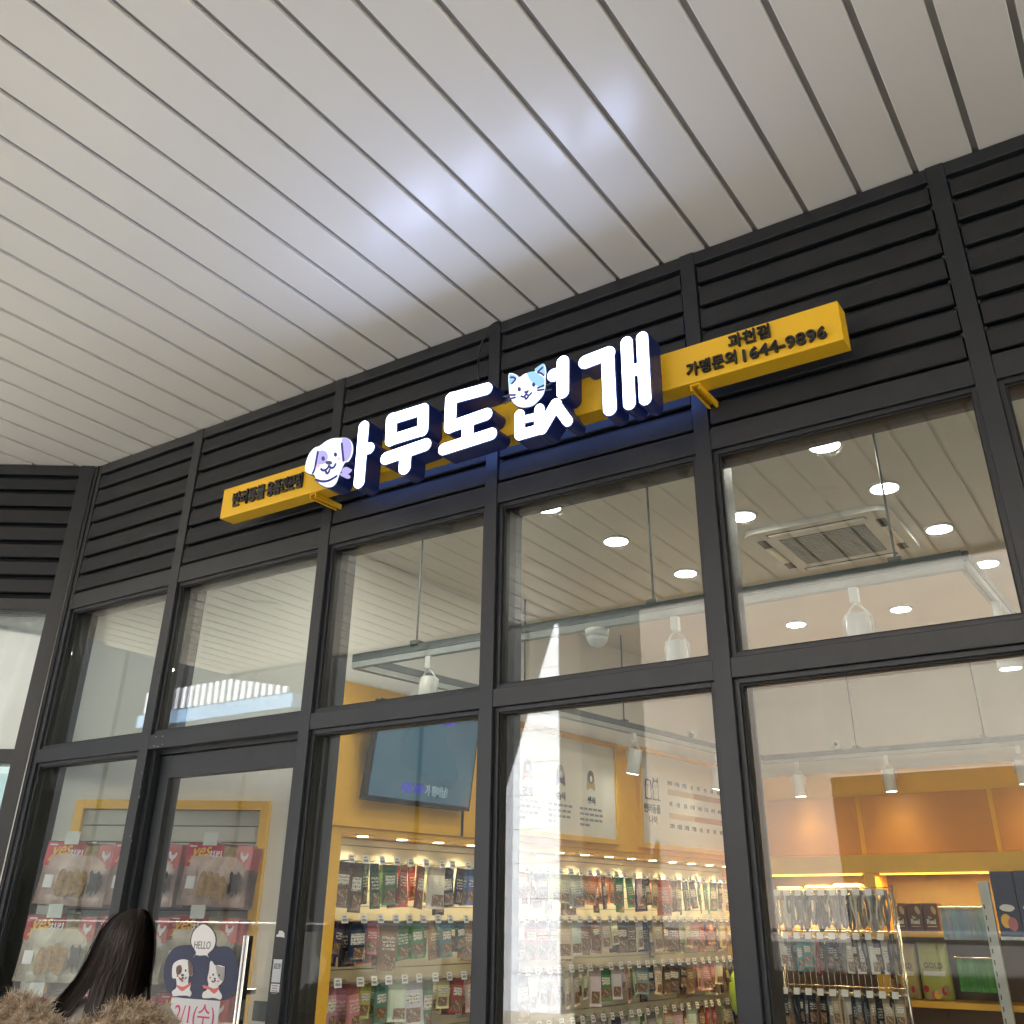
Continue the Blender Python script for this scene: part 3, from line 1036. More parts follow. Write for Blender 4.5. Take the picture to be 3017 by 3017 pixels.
for pts in ([(990, 630), (1020, 630), (1045, 652), (1005, 700)], [(1352, 518), (1298, 572), (1330, 580), (1364, 606)], [(1110, 845), (1140, 852), (1165, 820)], [(1168, 822), (1196, 835), (1226, 808)], [(1150, 846), (1164, 878), (1190, 848)], [(966, 832), (1040, 830)], [(966, 880), (1040, 858)], [(1298, 752), (1366, 722)], [(1298, 778), (1366, 768)]):
    shape_part('line', [ln(X2, pts, 9)], 'lit_line', e1, e2, cat)
shape_part('nose', [trace(X2, [(1143, 796), (1170, 784), (1197, 778), (1172, 818)], n=3)], 'lit_line', e1, e2, cat)
shape_part('eye', [dot(X2, 1088, 765, 18, 24)], 'lit_line', e1, e2, cat)
shape_part('eye', [dot(X2, 1252, 713, 18, 24)], 'lit_line', e1, e2, cat)
for a, b in (((892, 836), (960, 832)), ((892, 916), (965, 884)), ((1378, 716), (1434, 684)), ((1378, 766), (1438, 754))):
    shape_part('whisker', [ln(X2, [a, ((a[0] + b[0]) / 2, (a[1] + b[1]) / 2), b], 5)], 'steel', LY + 0.004, LY + 0.010, cat)

# raised black lettering on the bar


def bar_text(body, x0, x1, z, h, bold):
    mb = MB()
    cx, w = (x0 + x1) / 2, x1 - x0
    add_text(mb, body, w, h, lambda a, b, t: (cx + a, -0.1815 + t, z + b), 0.011, bold)
    o = mb.build('lettering', 'black_letter', sg)
    return o


bar_text('반려동물', -3.417, -3.205, 3.329, 0.074, 0.03)
bar_text('용품전문점', -3.190, -2.966, 3.329, 0.074, 0.03)
bar_text('과천점', -0.944, -0.795, 3.366, 0.054, 0.018)
bar_text('가맹문의', -1.105, -0.921, 3.303, 0.054, 0.018)
bar_text('1644-9896', -0.897, -0.611, 3.297, 0.047, 0.016)

# power cable of the sign
ca = crop(1300, 850, 400)
cp = [at(*ca(u, v), -0.03) for u, v in ((800, 455), (745, 480), (665, 545), (610, 650), (570, 790), (540, 930), (530, 1060), (535, 1200), (545, 1330))]
cable = MB().tube([(p.x, -0.02 - 0.002 * i, p.z) for i, p in enumerate(cp)], 0.0042, 8).build('power_cable', 'black_letter', None, True, loc=(cp[0].x, -0.03, cp[0].z))
tag(cable, 'thin black cable hanging from the soffit down to the lit sign', 'cable')

# ================================================================== INTERIOR
WARM = (1.0, 0.92, 0.80)
# ceiling lamps
DL = [(-0.877, 1.698, 'the largest near the air conditioner'), (-0.771, 2.428, 'right of the air conditioner'), (-1.329, 3.890, 'the right one of the far pair'), (-2.068, 3.889, 'the left one of the far pair'), (-0.658, 3.184, 'beside the rail corner'), (-0.978, 1.065, 'cut by the window head'), (-1.611, 1.683, 'left of the air conditioner'), (-2.261, 2.394, 'seen beside the third mullion'), (-2.357, 1.660, 'in the middle upper pane right of the rod'), (-2.420, 1.027, 'cut by the head of the middle pane'), (0.30, 1.70, 'beyond the right edge of the view'), (0.45, 3.60, 'deep in the shop at the right'), (-3.20, 0.50, 'unseen, added to light the door wall')]  # last one unseen, added behind the door head to brighten the left wall
for x, y, w in DL:
    t = empty('ceiling_lamp', (x, y, CEIL))
    MB().disc((x, y), 0.078, CEIL - 0.010, CEIL - 0.001, 32).build('rim', 'white_plastic', t, True)
    MB().disc((x, y), 0.066, CEIL - 0.0125, CEIL - 0.0105, 32).build('lens', 'lamp_on', t)
    tag(t, 'lit round ceiling lamp in the shop, ' + w, 'lamp', 'lit ceiling lamps in the shop')
    area_lamp('ceiling_lamp_light', (x, y, CEIL - 0.016), 0.13, 0.28 if y > 0.6 else 0.52, WARM, parent=t)

# air conditioner cassette
ac = empty('air_conditioner', (-1.31, 2.31, CEIL))
ax, ay, az = -1.315, 2.300, CEIL
hw = 0.400
rr_ = MB()
loop = []
for cx_, cy_, a0 in ((hw - .09, hw - .09, 0), (-hw + .09, hw - .09, 90), (-hw + .09, -hw + .09, 180), (hw - .09, -hw + .09, 270)):
    loop += [(ax + cx_ + .09 * math.cos(R(a0 + k * 15)), ay + cy_ + .09 * math.sin(R(a0 + k * 15))) for k in range(7)]
rr_.prism([loop], lambda a, b, t: (a, b, t), az - 0.032, az - 0.001)
rr_.build('panel', 'ceiling', ac, bevel=0.004)
for dx, dy, lx, ly in ((0, -0.325, 0.27, 0.024), (0, 0.325, 0.27, 0.024), (-0.325, 0, 0.024, 0.27), (0.325, 0, 0.024, 0.27)):
    MB().box(ax + dx - lx, ax + dx + lx, ay + dy - ly, ay + dy + ly, az - 0.0350, az - 0.0335).build('air_slot', 'dark_slot', ac)
    MB().box(ax + dx - lx * 0.96, ax + dx + lx * 0.96, ay + dy - ly * 0.55, ay + dy + ly * 0.55, az - 0.0395, az - 0.036).build('flap', 'white_plastic', ac)
MB().box(ax - 0.235, ax + 0.235, ay - 0.235, ay + 0.235, az - 0.0348, az - 0.0335).build('intake', 'dark_slot', ac)
for i in range(18):
    y = ay - 0.225 + i * 0.45 / 17
    MB().box(ax - 0.232, ax + 0.232, y - 0.007, y + 0.007, az - 0.0390, az - 0.0355).build('grille_bar', 'grey_plastic', ac)
for i in range(9):
    x = ax - 0.2 + i * 0.05
    MB().box(x - 0.002, x + 0.002, ay - 0.23, ay + 0.23, az - 0.0403, az - 0.0392).build('grille_rib', 'grey_plastic', ac)
tag(ac, 'white square ceiling air conditioner with grey grille', 'air conditioner')

# hanging light track: galvanised channel loop with rods
tr = empty('light_track', (-1.9, 0.93, 2.8))
RZ = 2.80
corners = [(-3.60, 0.935), (-0.49, 0.915), (-0.36, 5.55), (-3.02, 5.58)]
cl_ = MB()


def chan(a, b, name):
    a, b = Vector((*a, 0)), Vector((*b, 0))
    d = (b - a).normalized()
    n = Vector((-d.y, d.x, 0))
    F_ = (a, d, n)
    L_ = (b - a).length
    mb = MB()
    mb.fbox(F_, 0, L_, -0.021, 0.021, RZ + 0.012, RZ + 0.052)
    mb.build('channel', 'steel', tr, bevel=0.002)
    mb = MB()
    mb.fbox(F_, 0, L_, -0.018, -0.006, RZ - 0.020, RZ + 0.0115).fbox(F_, 0, L_, 0.006, 0.018, RZ - 0.020, RZ + 0.0115).fbox(F_, 0, L_, -0.006, 0.006, RZ - 0.004, RZ + 0.011)
    mb.build('track', 'track_grey', tr)


for i in range(4):
    chan(corners[i], corners[(i + 1) % 4], 'c')
for (x, y) in ((-0.735, 0.922), (-1.80, 0.926), (-3.17, 0.931), (-3.42, 2.35), (-3.30, 3.50), (-3.12, 5.0), (-0.44, 2.6), (-2.2, 5.57), (-1.2, 5.56)):
    MB().tube([(x, y, RZ + 0.04), (x, y, CEIL - 0.001)], 0.0052, 8).build('hanger_rod', 'rod', tr, True)
    MB().box(x - 0.026, x + 0.026, y - 0.026, y + 0.026, RZ + 0.046, RZ + 0.071).build('hanger_clamp', 'steel', tr, bevel=0.002)
tag(tr, 'rectangular galvanised light track hanging on thin rods inside the shop', 'light track')


def spot(x, y, label, tilt=0.0, az_=0.0, lit=True, watts=0.0):
    t = empty('track_spotlight', (x, y, RZ))
    MB().box(x - 0.017, x + 0.017, y - 0.017, y + 0.017, RZ - 0.085, RZ - 0.022).build('adapter', 'white_plastic', t, bevel=0.002)
    yk = MB().tube([(x - 0.056, y, RZ - 0.205), (x - 0.056, y, RZ - 0.150), (x - 0.02, y, RZ - 0.100), (x, y, RZ - 0.086), (x + 0.02, y, RZ - 0.100), (x + 0.056, y, RZ - 0.150), (x + 0.056, y, RZ - 0.205)], 0.0045, 6)
    yk.build('yoke', 'white_plastic', t, True)
    c = Vector((x, y, RZ - 0.205))
    d = Quaternion((0, 0, 1), az_) @ (Quaternion((1, 0, 0), tilt) @ Vector((0, 0, -1)))
    MB().tube([c - d * 0.075, c - d * 0.072, c + d * 0.092, c + d * 0.095], [0.042, 0.047, 0.047, 0.044], 28).build('lamp_head', 'white_plastic', t, True)
    MB().tube([c + d * 0.0955, c + d * 0.097], [0.040, 0.040], 24).build('lens', 'lamp_on' if lit else 'grey_plastic', t)
    tag(t, label, 'spotlight', 'white track spotlights')
    if watts:
        a = area_lamp('spot_light', c + d * 0.102, 0.075, watts, WARM, spread=110, parent=t)
        a.rotation_euler = d.to_track_quat('-Z', 'Y').to_euler()


spot(-3.078, 0.930, 'white track spotlight in the upper pane right of the door', R(-8), watts=0.2)
spot(-1.700, 0.925, 'white track spotlight in the upper pane left of the third mullion', R(6), watts=0.2)
spot(-0.915, 0.920, 'white track spotlight hanging below the air conditioner', R(5), watts=0.2)
spot(-0.465, 1.42, 'white track spotlight past the rail corner at the right edge', R(4))
spot(-3.255, 3.55, 'lit white track spotlight in front of the wall posters', R(14), R(75))
spot(-3.105, 4.75, 'lit white track spotlight at the right end of the age poster', R(14), R(75))
spot(-2.72, 5.565, 'lit white track spotlight at the left of the brown back panels', R(3), watts=0.06)
spot(-1.97, 5.560, 'lit white track spotlight in front of the brown back panels', R(3), watts=0.06)
spot(-0.98, 5.555, 'lit white track spotlight at the right edge before the brown panels', R(3), watts=0.06)

# camera dome on the ceiling behind the middle pane and sensors
dm = empty('security_camera', (-2.0, 0.93, 2.8))
_d = at(1757, 1790, 0.93)
dp = (_d.x, 0.93)
DZ = RZ + 0.115
MB().tube([(*dp, RZ - 0.022), (*dp, RZ - 0.055)], 0.055, 24).build('base', 'white_plastic', dm, True)
vs = [Vector((*dp, RZ - 0.055 - 0.05 * math.sin(a))) for a in (0, .4, .8, 1.2, 1.5)]
MB().tube(vs, [0.05 * math.cos(a) + 0.001 for a in (0, .4, .8, 1.2, 1.5)], 20).build('dome', 'white_plastic', dm, True)
tag(dm, 'small white dome camera under the light track', 'camera')
for (x, y, w) in ((-3.22, 4.55, 'beside the age poster'), (-2.36, 5.57, 'over the brown back panels')):
    t = empty('wall_camera', (x, y, RZ + 0.06))
    MB().tube([(x, y, RZ + 0.058), (x, y, RZ + 0.13)], 0.04, 18).build('body', 'white_plastic', t, True)
    MB().tube([(x, y - 0.042, RZ + 0.095), (x, y - 0.030, RZ + 0.095)], 0.018, 14).build('lens', 'black_letter', t, True)
    tag(t, 'small white round camera on the light track ' + w, 'camera')

# ---- orange painting and the slat-board shelf on the television wall
tag(tbox(MB(), 0.005, TLEN - 0.005, -0.299, 0.012, 2.008, 2.750).build('orange_wall_board', 'orange', None, loc=(*tw(0.02).xy, 2.0)), 'orange yellow wall board behind the television and posters', 'wall board')
unit = empty('slat_wall_shelf', (*tw(2.4).xy, 0))
tag(unit, 'long yellow framed slat wall with lamps along its canopy', 'slat wall')
tbox(MB(), 0.005, 0.18, -0.299, 0.0, 0.0, 2.007).build('side_post', 'trim', unit, bevel=0.002)
tbox(MB(), TLEN - 0.03, TLEN - 0.005, -0.299, 0.0, 0.0, 1.974).build('side_post', 'trim', unit, bevel=0.002)
tbox(MB(), 0.181, TLEN - 0.005, -0.298, 0.0, 1.975, 2.007).build('canopy', 'trim', unit, bevel=0.002)
zz = 0.05
while zz < 1.95:
    tbox(MB(), 0.182, TLEN - 0.031, -0.246, -0.228, zz, min(zz + 0.071, 1.97)).build('slat_board', 'slat', unit)
    zz += 0.0755
tbox(MB(), 0.181, TLEN - 0.031, -0.26, -0.2475, 0.05, 1.97).build('groove_back', 'ink_mid', unit)
for i in range(16):
    a = 0.42 + i * 0.305
    if a > TLEN - 0.1:
        break
    p = tw(a, -0.10)
    MB().disc((p.x, p.y), 0.030, 1.9715, 1.9745, 20).build('canopy_lamp', 'lamp_warm', unit)
    area_lamp('canopy_light', (p.x, p.y, 1.969), 0.05, 0.20, (1.0, 0.74, 0.36), parent=unit, spread=130)

# ---- television
tv = empty('television', (*tw(0.76, 0.02).xy, 2.15))
ta0, ta1 = 0.243, 1.080


def tvfn(a, z, t):
    # leaning forward at the top
    b = 0.09 + (z - 2.15) * 0.13
    p = tw(a, b - t)
    return (p.x, p.y, z)


MB().prism([[(ta0, 2.145), (ta1, 2.145), (ta1, 2.660), (ta0, 2.660)]], tvfn, 0.0, 0.045).build('body', 'tv_body', tv, bevel=0.003)
MB().prism([[(ta0 + .010, 2.163), (ta1 - .010, 2.163), (ta1 - .010, 2.650), (ta0 + .010, 2.650)]], tvfn, -0.003, -0.0008).build('screen', 'screen', tv)
m1 = glow('television purple', (0.07, 0.06, 0.36), 0.11)
m2 = glow('television pale', (0.30, 0.36, 0.40), 0.09)
m3 = glow('television light blue', (0.075, 0.145, 0.185), 0.075)
tvt = MB()
add_text(tvt, '세정 효과', 0.185, 0.058, lambda a, b, t: tvfn(0.58 + a, 2.225 + b, -0.0052 + t), 0.0012, 0.05)
tvt.build('caption', m1, tv)
tvt = MB()
add_text(tvt, '가 뛰어남!', 0.185, 0.058, lambda a, b, t: tvfn(0.775 + a, 2.225 + b, -0.0052 + t), 0.0012, 0.02)
tvt.build('caption', m2, tv)
MB().prism([smooth_loop([(0.48, 2.50), (0.56, 2.62), (0.76, 2.63), (0.80, 2.50), (0.89, 2.40), (0.92, 2.30), (0.50, 2.32), (0.45, 2.40)], 4)], tvfn, -0.0046, -0.0040).build('picture', m3, tv)
MB().prism([smooth_loop([(0.70, 2.60), (0.76, 2.645), (0.83, 2.64), (0.86, 2.60), (0.80, 2.59)], 4)], tvfn, -0.0052, -0.0048).build('picture', m1, tv)
MB().prism([smooth_loop([(0.56, 2.61), (0.62, 2.645), (0.70, 2.62), (0.70, 2.59), (0.64, 2.58)], 4)], tvfn, -0.0052, -0.0048).build('picture', m2, tv)
tbox(MB(), 0.66, 0.86, 0.013, 0.055, 2.30, 2.50).build('wall_mount', 'dark_metal', tv)
tbox(MB(), 1.10, 1.115, 0.013, 0.020, 2.010, 2.16).build('cable', 'black_letter', tv)
tag(tv, 'wall television with blue picture above the treat rack', 'television')

# ---- two framed posters
yfr = M['trim']


def poster(a0, a1, z0, z1, label):
    t = empty('framed_poster', (*tw((a0 + a1) / 2, 0.02).xy, z0))
    e = 0.035
    m = MB()
    for q in ((a0, a0 + e, z0, z1), (a1 - e, a1, z0, z1), (a0 + e, a1 - e, z0, z0 + e), (a0 + e, a1 - e, z1 - e, z1)):
        tbox(m, q[0], q[1], 0.0125, 0.048, q[2], q[3])
    m.build('frame', 'trim', t, bevel=0.002)
    tbox(MB(), a0 + e - 0.002, a1 - e + 0.002, 0.0125, 0.030, z0 + e - 0.002, z1 - e + 0.002).build('sheet', 'poster', t)
    tag(t, label, 'poster')
    return t


def print_text(t, body, a, z, w, h, mat='ink', bold=0.02):
    mb = MB()
    f = tfn(0.0325)
    add_text(mb, body, w, h, lambda x_, y_, k: f(a + x_, z + y_, k), 0.0012, bold)
    mb.build('print', mat, t)


def print_shape(t, loop, mat, b=0.0322):
    MB().prism([loop], tfn(b), 0.0, 0.0012).build('print', mat, t)


po1 = poster(1.42, 2.80, 2.045, 2.745, 'framed food poster with small icons and text left of the age poster')
for k, (a, wd_) in enumerate(((1.72, '건식'), (2.09, '습식'), (2.455, '생식'))):
    print_text(po1, wd_, a, 2.318, 0.10, 0.052, bold=0.04)
    print_shape(po1, smooth_loop([(a - .05, 2.385), (a - .045, 2.45), (a - .03, 2.50), (a + .03, 2.50), (a + .045, 2.45), (a + .05, 2.385), (a + .02, 2.40), (a - .02, 2.40)], 3), ('brown_print', 'sticker_navy', 'tan_print')[k])
    print_shape(po1, ell((a, 2.475), 0.038, 0.045), ('sticker_brown', 'sticker_grey', 'sticker_brown')[k], 0.0336)
    print_shape(po1, ell((a, 2.462), 0.014, 0.022), 'sticker_white', 0.0350)
    for r in range(4):
        x_ = a - 0.142
        n_ = 5 if r < 3 else 2
        for c in range(n_):
            w_ = random.uniform(0.035, 0.055)
            print_shape(po1, [(x_, 2.252 - r * 0.035), (x_ + w_, 2.252 - r * 0.035), (x_ + w_, 2.267 - r * 0.035), (x_, 2.267 - r * 0.035)], 'ink_mid')
            x_ += w_ + 0.012
po2 = poster(3.085, 4.80, 2.045, 2.770, 'framed pet age chart poster with dog and cat drawing')
print_text(po2, '반려동물', 3.285, 2.330, 0.24, 0.066, bold=0.04)
print_text(po2, '나이', 3.290, 2.250, 0.115, 0.062, bold=0.04)
for (cx_, sc_, ear) in ((3.235, 1.0, 'd'), (3.345, 0.9, 'c')):
    print_shape(po2, smooth_loop([(cx_ - .045, 2.400), (cx_ - .04, 2.45), (cx_ - .045, 2.49), (cx_ - .03, 2.535), (cx_ + .03, 2.535), (cx_ + .045, 2.49), (cx_ + .04, 2.45), (cx_ + .045, 2.400)], 3), 'ink', 0.0322)
    print_shape(po2, smooth_loop([(cx_ - .034, 2.408), (cx_ - .03, 2.455), (cx_ - .034, 2.49), (cx_ - .022, 2.525), (cx_ + .022, 2.525), (cx_ + .034, 2.49), (cx_ + .03, 2.455), (cx_ + .034, 2.408)], 3), 'poster', 0.0336)
    for s_ in (-1, 1):
        print_shape(po2, ell((cx_ + s_ * .012, 2.497), 0.004, 0.006, 8), 'ink', 0.0350)
        print_shape(po2, smooth_loop([(cx_ + s_ * .028, 2.535), (cx_ + s_ * .046, 2.52), (cx_ + s_ * .046, 2.47), (cx_ + s_ * .034, 2.49)], 3) if ear == 'd' else [(cx_ + s_ * .012, 2.535), (cx_ + s_ * .036, 2.565), (cx_ + s_ * .040, 2.52)], 'ink', 0.0350)
    print_shape(po2, ell((cx_, 2.482), 0.006, 0.004, 8), 'ink', 0.0350)
print_shape(po2, [(3.18, 2.392), (3.41, 2.392), (3.41, 2.398), (3.18, 2.398)], 'ink', 0.0364)
AG = (('강아지', '1개월', '3개월', '1살', '2살', '4살', '6살', '8살', '10살', '13살'), ('사람', '1살', '5살', '17살', '24살', '32살', '40살', '48살', '56살', '68살'), ('고양이', '1개월', '3개월', '7개월', '1살', '3살', '5살', '8살', '11살', '15살'))
for r, z in enumerate((2.540, 2.386, 2.222)):
    for c, s_ in enumerate(AG[r]):
        print_text(po2, s_, 3.57 + c * 0.117, z, 0.074 if len(s_) > 2 else 0.05, 0.036, bold=0.02)
for z, wdt in ((2.472, 1), (2.298, 1)):
    print_shape(po2, [(3.535, z - .021), (3.95, z - .021), (3.95, z + .021), (3.535, z + .021)], 'tan_print')
    print_shape(po2, [(3.951, z - .021), (4.70, z - .021), (4.70, z + .021), (3.951, z + .021)], 'brown_print')

# ---- hanging goods ------------------------------------------------


def pouch_mesh(name, w, h, t, mat, neck=0.0):
    """flat sealed bag, hanging from its top edge at the origin, bulging in the middle"""
    nx, nz = 5, 7
    mb = MB()
    for side in (1, -1):
        base = len(mb.v)
        for i in range(nx):
            for j in range(nz):
                fx, fz = i / (nx - 1) * 2 - 1, j / (nz - 1)
                bul = max(0.0, 1 - abs(fx) ** 2.4) * (math.sin(min(1, fz * 1.08) * math.pi) ** 0.6 if 0 < fz < 0.93 else 0.0)
                if fz < 0.17:
                    bul *= 0.1
                ww = w * (1 - neck * max(0, 0.5 - fz)) * (1 - 0.03 * math.sin(fz * math.pi))
                mb.v.append((fx * ww / 2, -side * (t * 0.5 * bul + 0.0012) , -fz * h))
        for i in range(nx - 1):
            for j in range(nz - 1):
                q = base + i * nz + j
                f = (q, q + 1, q + nz + 1, q + nz)
                mb.f.append(f if side > 0 else tuple(reversed(f)))
    n = nx * nz
    rim = [i * nz for i in range(nx)] + [(nx - 1) * nz + j for j in range(1, nz)] + [i * nz + nz - 1 for i in range(nx - 2, -1, -1)] + [j for j in range(nz - 2, 0, -1)]
    for a, b in zip(rim, rim[1:] + rim[:1]):
        mb.f.append((b, a, a + n, b + n))
    return mb.mesh(name, mat, smooth=True)


PM = [pouch_mesh('pouch', 0.105, 0.20, 0.022, 'pouch_a'), pouch_mesh('pouch', 0.125, 0.215, 0.030, 'pouch_b'), pouch_mesh('pouch', 0.085, 0.21, 0.016, 'pouch_b', 0.2), pouch_mesh('pouch', 0.120, 0.185, 0.034, 'pouch_a', 0.15)]
COLS = [('dark green', (0.012, 0.085, 0.045)), ('green', (0.05, 0.22, 0.05)), ('white', (0.66, 0.64, 0.58)), ('navy', (0.015, 0.025, 0.10)), ('red', (0.42, 0.03, 0.03)), ('kraft brown', (0.30, 0.16, 0.07)), ('black', (0.02, 0.02, 0.02)), ('cream', (0.60, 0.50, 0.33)), ('orange', (0.70, 0.22, 0.03)), ('teal', (0.03, 0.25, 0.26)), ('purple', (0.12, 0.03, 0.13)), ('pink', (0.60, 0.22, 0.30)), ('grey', (0.28, 0.28, 0.29)), ('brown', (0.14, 0.06, 0.03)), ('lime green', (0.42, 0.55, 0.08)), ('blue', (0.05, 0.12, 0.34))]
CI = {n: c for n, c in COLS}
TAGM = MB().box(-0.022, 0.022, -0.0015, 0.0015, -0.042, 0.0).mesh('price_tag', 'paper')
TINK = MB().box(-0.016, 0.016, -0.0029, -0.0021, -0.034, -0.022).box(-0.013, 0.010, -0.0029, -0.0021, -0.015, -0.009).mesh('tag_print', 'ink_mid')
WROT = math.atan2(TW[1].y, TW[1].x)                       # local x along the wall, local -y into the room
hook_m = MB().tube([(0, -0.004, 0.0), (0, -0.205, 0.004), (0, -0.215, 0.016)], 0.0028, 6).box(-0.012, 0.012, -0.008, 0.0, -0.022, 0.012).mesh('hook_wire', 'metal_hook', smooth=False)
ROWS = [(1.842, 'top'), (1.560, 'second'), (1.275, 'third'), (0.985, 'lowest')]
# colours read off the photograph where they can be told, row by row
SEQ = {0: ['brown', 'dark green', 'green', 'red', 'white', 'black', 'navy', 'blue', 'red', 'dark green', 'orange', 'brown', 'lime green', 'cream', 'grey', 'orange', 'purple', 'orange', 'green', 'white', 'navy', 'cream', 'orange', 'brown', 'dark green', 'black', 'teal', 'green', 'brown', 'white', 'teal', 'orange'],
       1: ['navy', 'red', 'kraft brown', 'green', 'kraft brown', 'teal', 'dark green', 'kraft brown', 'kraft brown', 'brown', 'white', 'red', 'grey', 'cream', 'white', 'kraft brown', 'cream', 'white', 'brown', 'white', 'navy', 'cream', 'brown', 'lime green', 'cream', 'pink', 'red', 'purple', 'cream', 'orange', 'red', 'pink'],
       2: ['pink', 'lime green', 'teal', 'white', 'green', 'cream', 'red', 'cream', 'white', 'blue', 'brown', 'white', 'orange', 'white', 'cream', 'white', 'green', 'white', 'white', 'grey', 'navy', 'white', 'brown', 'black', 'kraft brown', 'cream', 'pink', 'white', 'brown', 'cream', 'dark green', 'teal'],
       3: ['lime green', 'kraft brown', 'white', 'brown', 'green', 'cream', 'navy', 'white', 'red', 'cream', 'white', 'teal', 'grey', 'white', 'brown', 'white', 'cream', 'navy', 'white', 'green', 'grey', 'white', 'cream', 'brown', 'white', 'kraft brown', 'red', 'white', 'cream', 'navy', 'white', 'pink']}
n_hook = 40
for r, (z, rn) in enumerate(ROWS):
    for k in range(n_hook):
        a = 0.255 + k * 0.116 + random.uniform(-0.016, 0.016)
        p = tw(a, -0.228)
        hk = bpy.data.objects.new('peg_hook', hook_m)
        COL.objects.link(hk)
        hk.location = (p.x, p.y, z)
        hk.rotation_euler = (0, 0, WROT)
        tag(hk, '%s zinc peg hook from the left, %s row of the slat wall' % (ORD[k], rn), 'hook', 'peg hooks on the slat wall')
        tg = bpy.data.objects.new('price_tag', TAGM)
        COL.objects.link(tg)
        tg.parent = hk
        tg.location = (random.uniform(-.006, .006), -0.222, 0.034)
        tg.rotation_euler = (R(-12), 0, random.uniform(-.12, .12))
        ti = bpy.data.objects.new('tag_print', TINK)
        COL.objects.link(ti)
        ti.parent = tg
        cn = SEQ[r][int(k * 0.79) % 32]
        mi = random.choice((0, 1, 3) if r else (0, 1, 2))
        for d in ((0, 1) if r < 3 else (0,)):
            b = -0.05 - d * random.uniform(0.055, 0.08)
            q = tw(a + random.uniform(-.008, .008), b)
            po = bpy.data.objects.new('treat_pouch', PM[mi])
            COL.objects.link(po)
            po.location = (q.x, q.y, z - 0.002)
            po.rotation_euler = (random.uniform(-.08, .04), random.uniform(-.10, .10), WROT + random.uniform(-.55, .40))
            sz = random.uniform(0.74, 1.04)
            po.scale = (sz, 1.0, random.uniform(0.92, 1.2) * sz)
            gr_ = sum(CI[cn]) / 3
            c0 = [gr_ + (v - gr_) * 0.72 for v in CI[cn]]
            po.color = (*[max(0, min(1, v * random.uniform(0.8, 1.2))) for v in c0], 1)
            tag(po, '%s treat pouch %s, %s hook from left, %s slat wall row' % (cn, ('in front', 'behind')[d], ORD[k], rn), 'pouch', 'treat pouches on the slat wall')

# lime green toy ring at the right end of the lowest row
p = tw(4.42, 0.06)
lim = MB()
for ring in range(24):
    pass
tp = [tw(4.42 + 0.10 * math.cos(a), 0.06) + Vector((0, 0, 1.055 + 0.13 * math.sin(a))) for a in (2 * math.pi * k / 24 for k in range(25))]
lt = lim.tube(tp, 0.032, 10, False).build('flying_ring_toy', paint('lime rubber', (0.42, 0.60, 0.06), 0.4), None, True, loc=(p.x, p.y, 1.055))
tag(lt, 'lime green ring toy hanging at the right end of the slat wall', 'toy')

# ---- left wall: framed slat board with big red and pink bags


def lw(s, b=0.0):
    return LW[0] + LW[1] * s - LW[2] * b


def lbox(mb, a0, a1, b0, b1, z0, z1):
    return mb.fbox(LW, a0, a1, -b1, -b0, z0, z1)


lu = empty('framed_slat_board', (*lw(0.6).xy, 0.6))
m = MB()
e = 0.045
fa0, fa1, fz0, fz1 = 0.120, 1.100, 0.55, 2.110
for q in ((fa0, fa0 + e, fz0, fz1), (fa1 - e, fa1, fz0, fz1), (fa0 + e, fa1 - e, fz0, fz0 + e), (fa0 + e, fa1 - e, fz1 - e, fz1)):
    lbox(m, q[0], q[1], 0.002, 0.055, q[2], q[3])
m.build('frame', 'trim', lu, bevel=0.002)
zz = fz1 - e - 0.002
while zz > fz0 + e:
    lbox(MB(), fa0 + e, fa1 - e, 0.006, 0.024, max(fz0 + e, zz - 0.070), zz).build('slat_board', 'slat', lu)
    zz -= 0.0765
lbox(MB(), fa0 + e, fa1 - e, 0.002, 0.005, fz0 + e, fz1 - e).build('groove_back', 'ink_mid', lu)
tag(lu, 'yellow framed white slat board behind the shop door', 'slat board')
LROT = math.atan2(LW[1].y, LW[1].x)
MB_BAG = pouch_mesh('treat_bag', 0.325, 0.275, 0.045, paint('clear pink film', (0.50, 0.36, 0.32), 0.10, var=0.4, scale=8, bump=1.0, bscale=16))
MB_BAG2 = pouch_mesh('treat_bag', 0.325, 0.275, 0.045, paint('clear pale film', (0.46, 0.42, 0.33), 0.10, var=0.4, scale=9, bump=1.0, bscale=16))
RED = paint('red print film', (0.46, 0.030, 0.055), 0.22, var=0.12, scale=5, bump=0.25, bscale=20)
RED2 = paint('dull red print film', (0.34, 0.030, 0.030), 0.22, var=0.12, scale=5, bump=0.25, bscale=20)
SALM = paint('salmon print film', (0.55, 0.14, 0.14), 0.22, var=0.1, bump=0.25, bscale=20)
HERB = paint('meat and herb print', (0.34, 0.24, 0.13), 0.3, var=0.6, scale=30)
YELT = paint('yellow lettering', (0.80, 0.46, 0.04), 0.4)
PKB = paint('pink bottom print', (0.52, 0.16, 0.18), 0.25, var=0.2)
MEAT = paint('dried meat', (0.34, 0.20, 0.08), 0.5, var=0.45, scale=40, bump=0.6, bscale=60)
DOGP = paint('dark dog print', (0.05, 0.04, 0.045), 0.5, var=0.5, scale=25)


def flat_part(name, parent, loops, mat, y, dz=0.0, thick=0.0015):
    mb = MB().prism(loops, lambda a, b, t: (a, y + t, b), 0.0, thick)
    o = bpy.data.objects.new(name, mb.mesh(name, mat))
    COL.objects.link(o)
    o.parent = parent
    return o


def rect(x0, x1, z0, z1):
    return [(x0, z0), (x1, z0), (x1, z1), (x0, z1)]


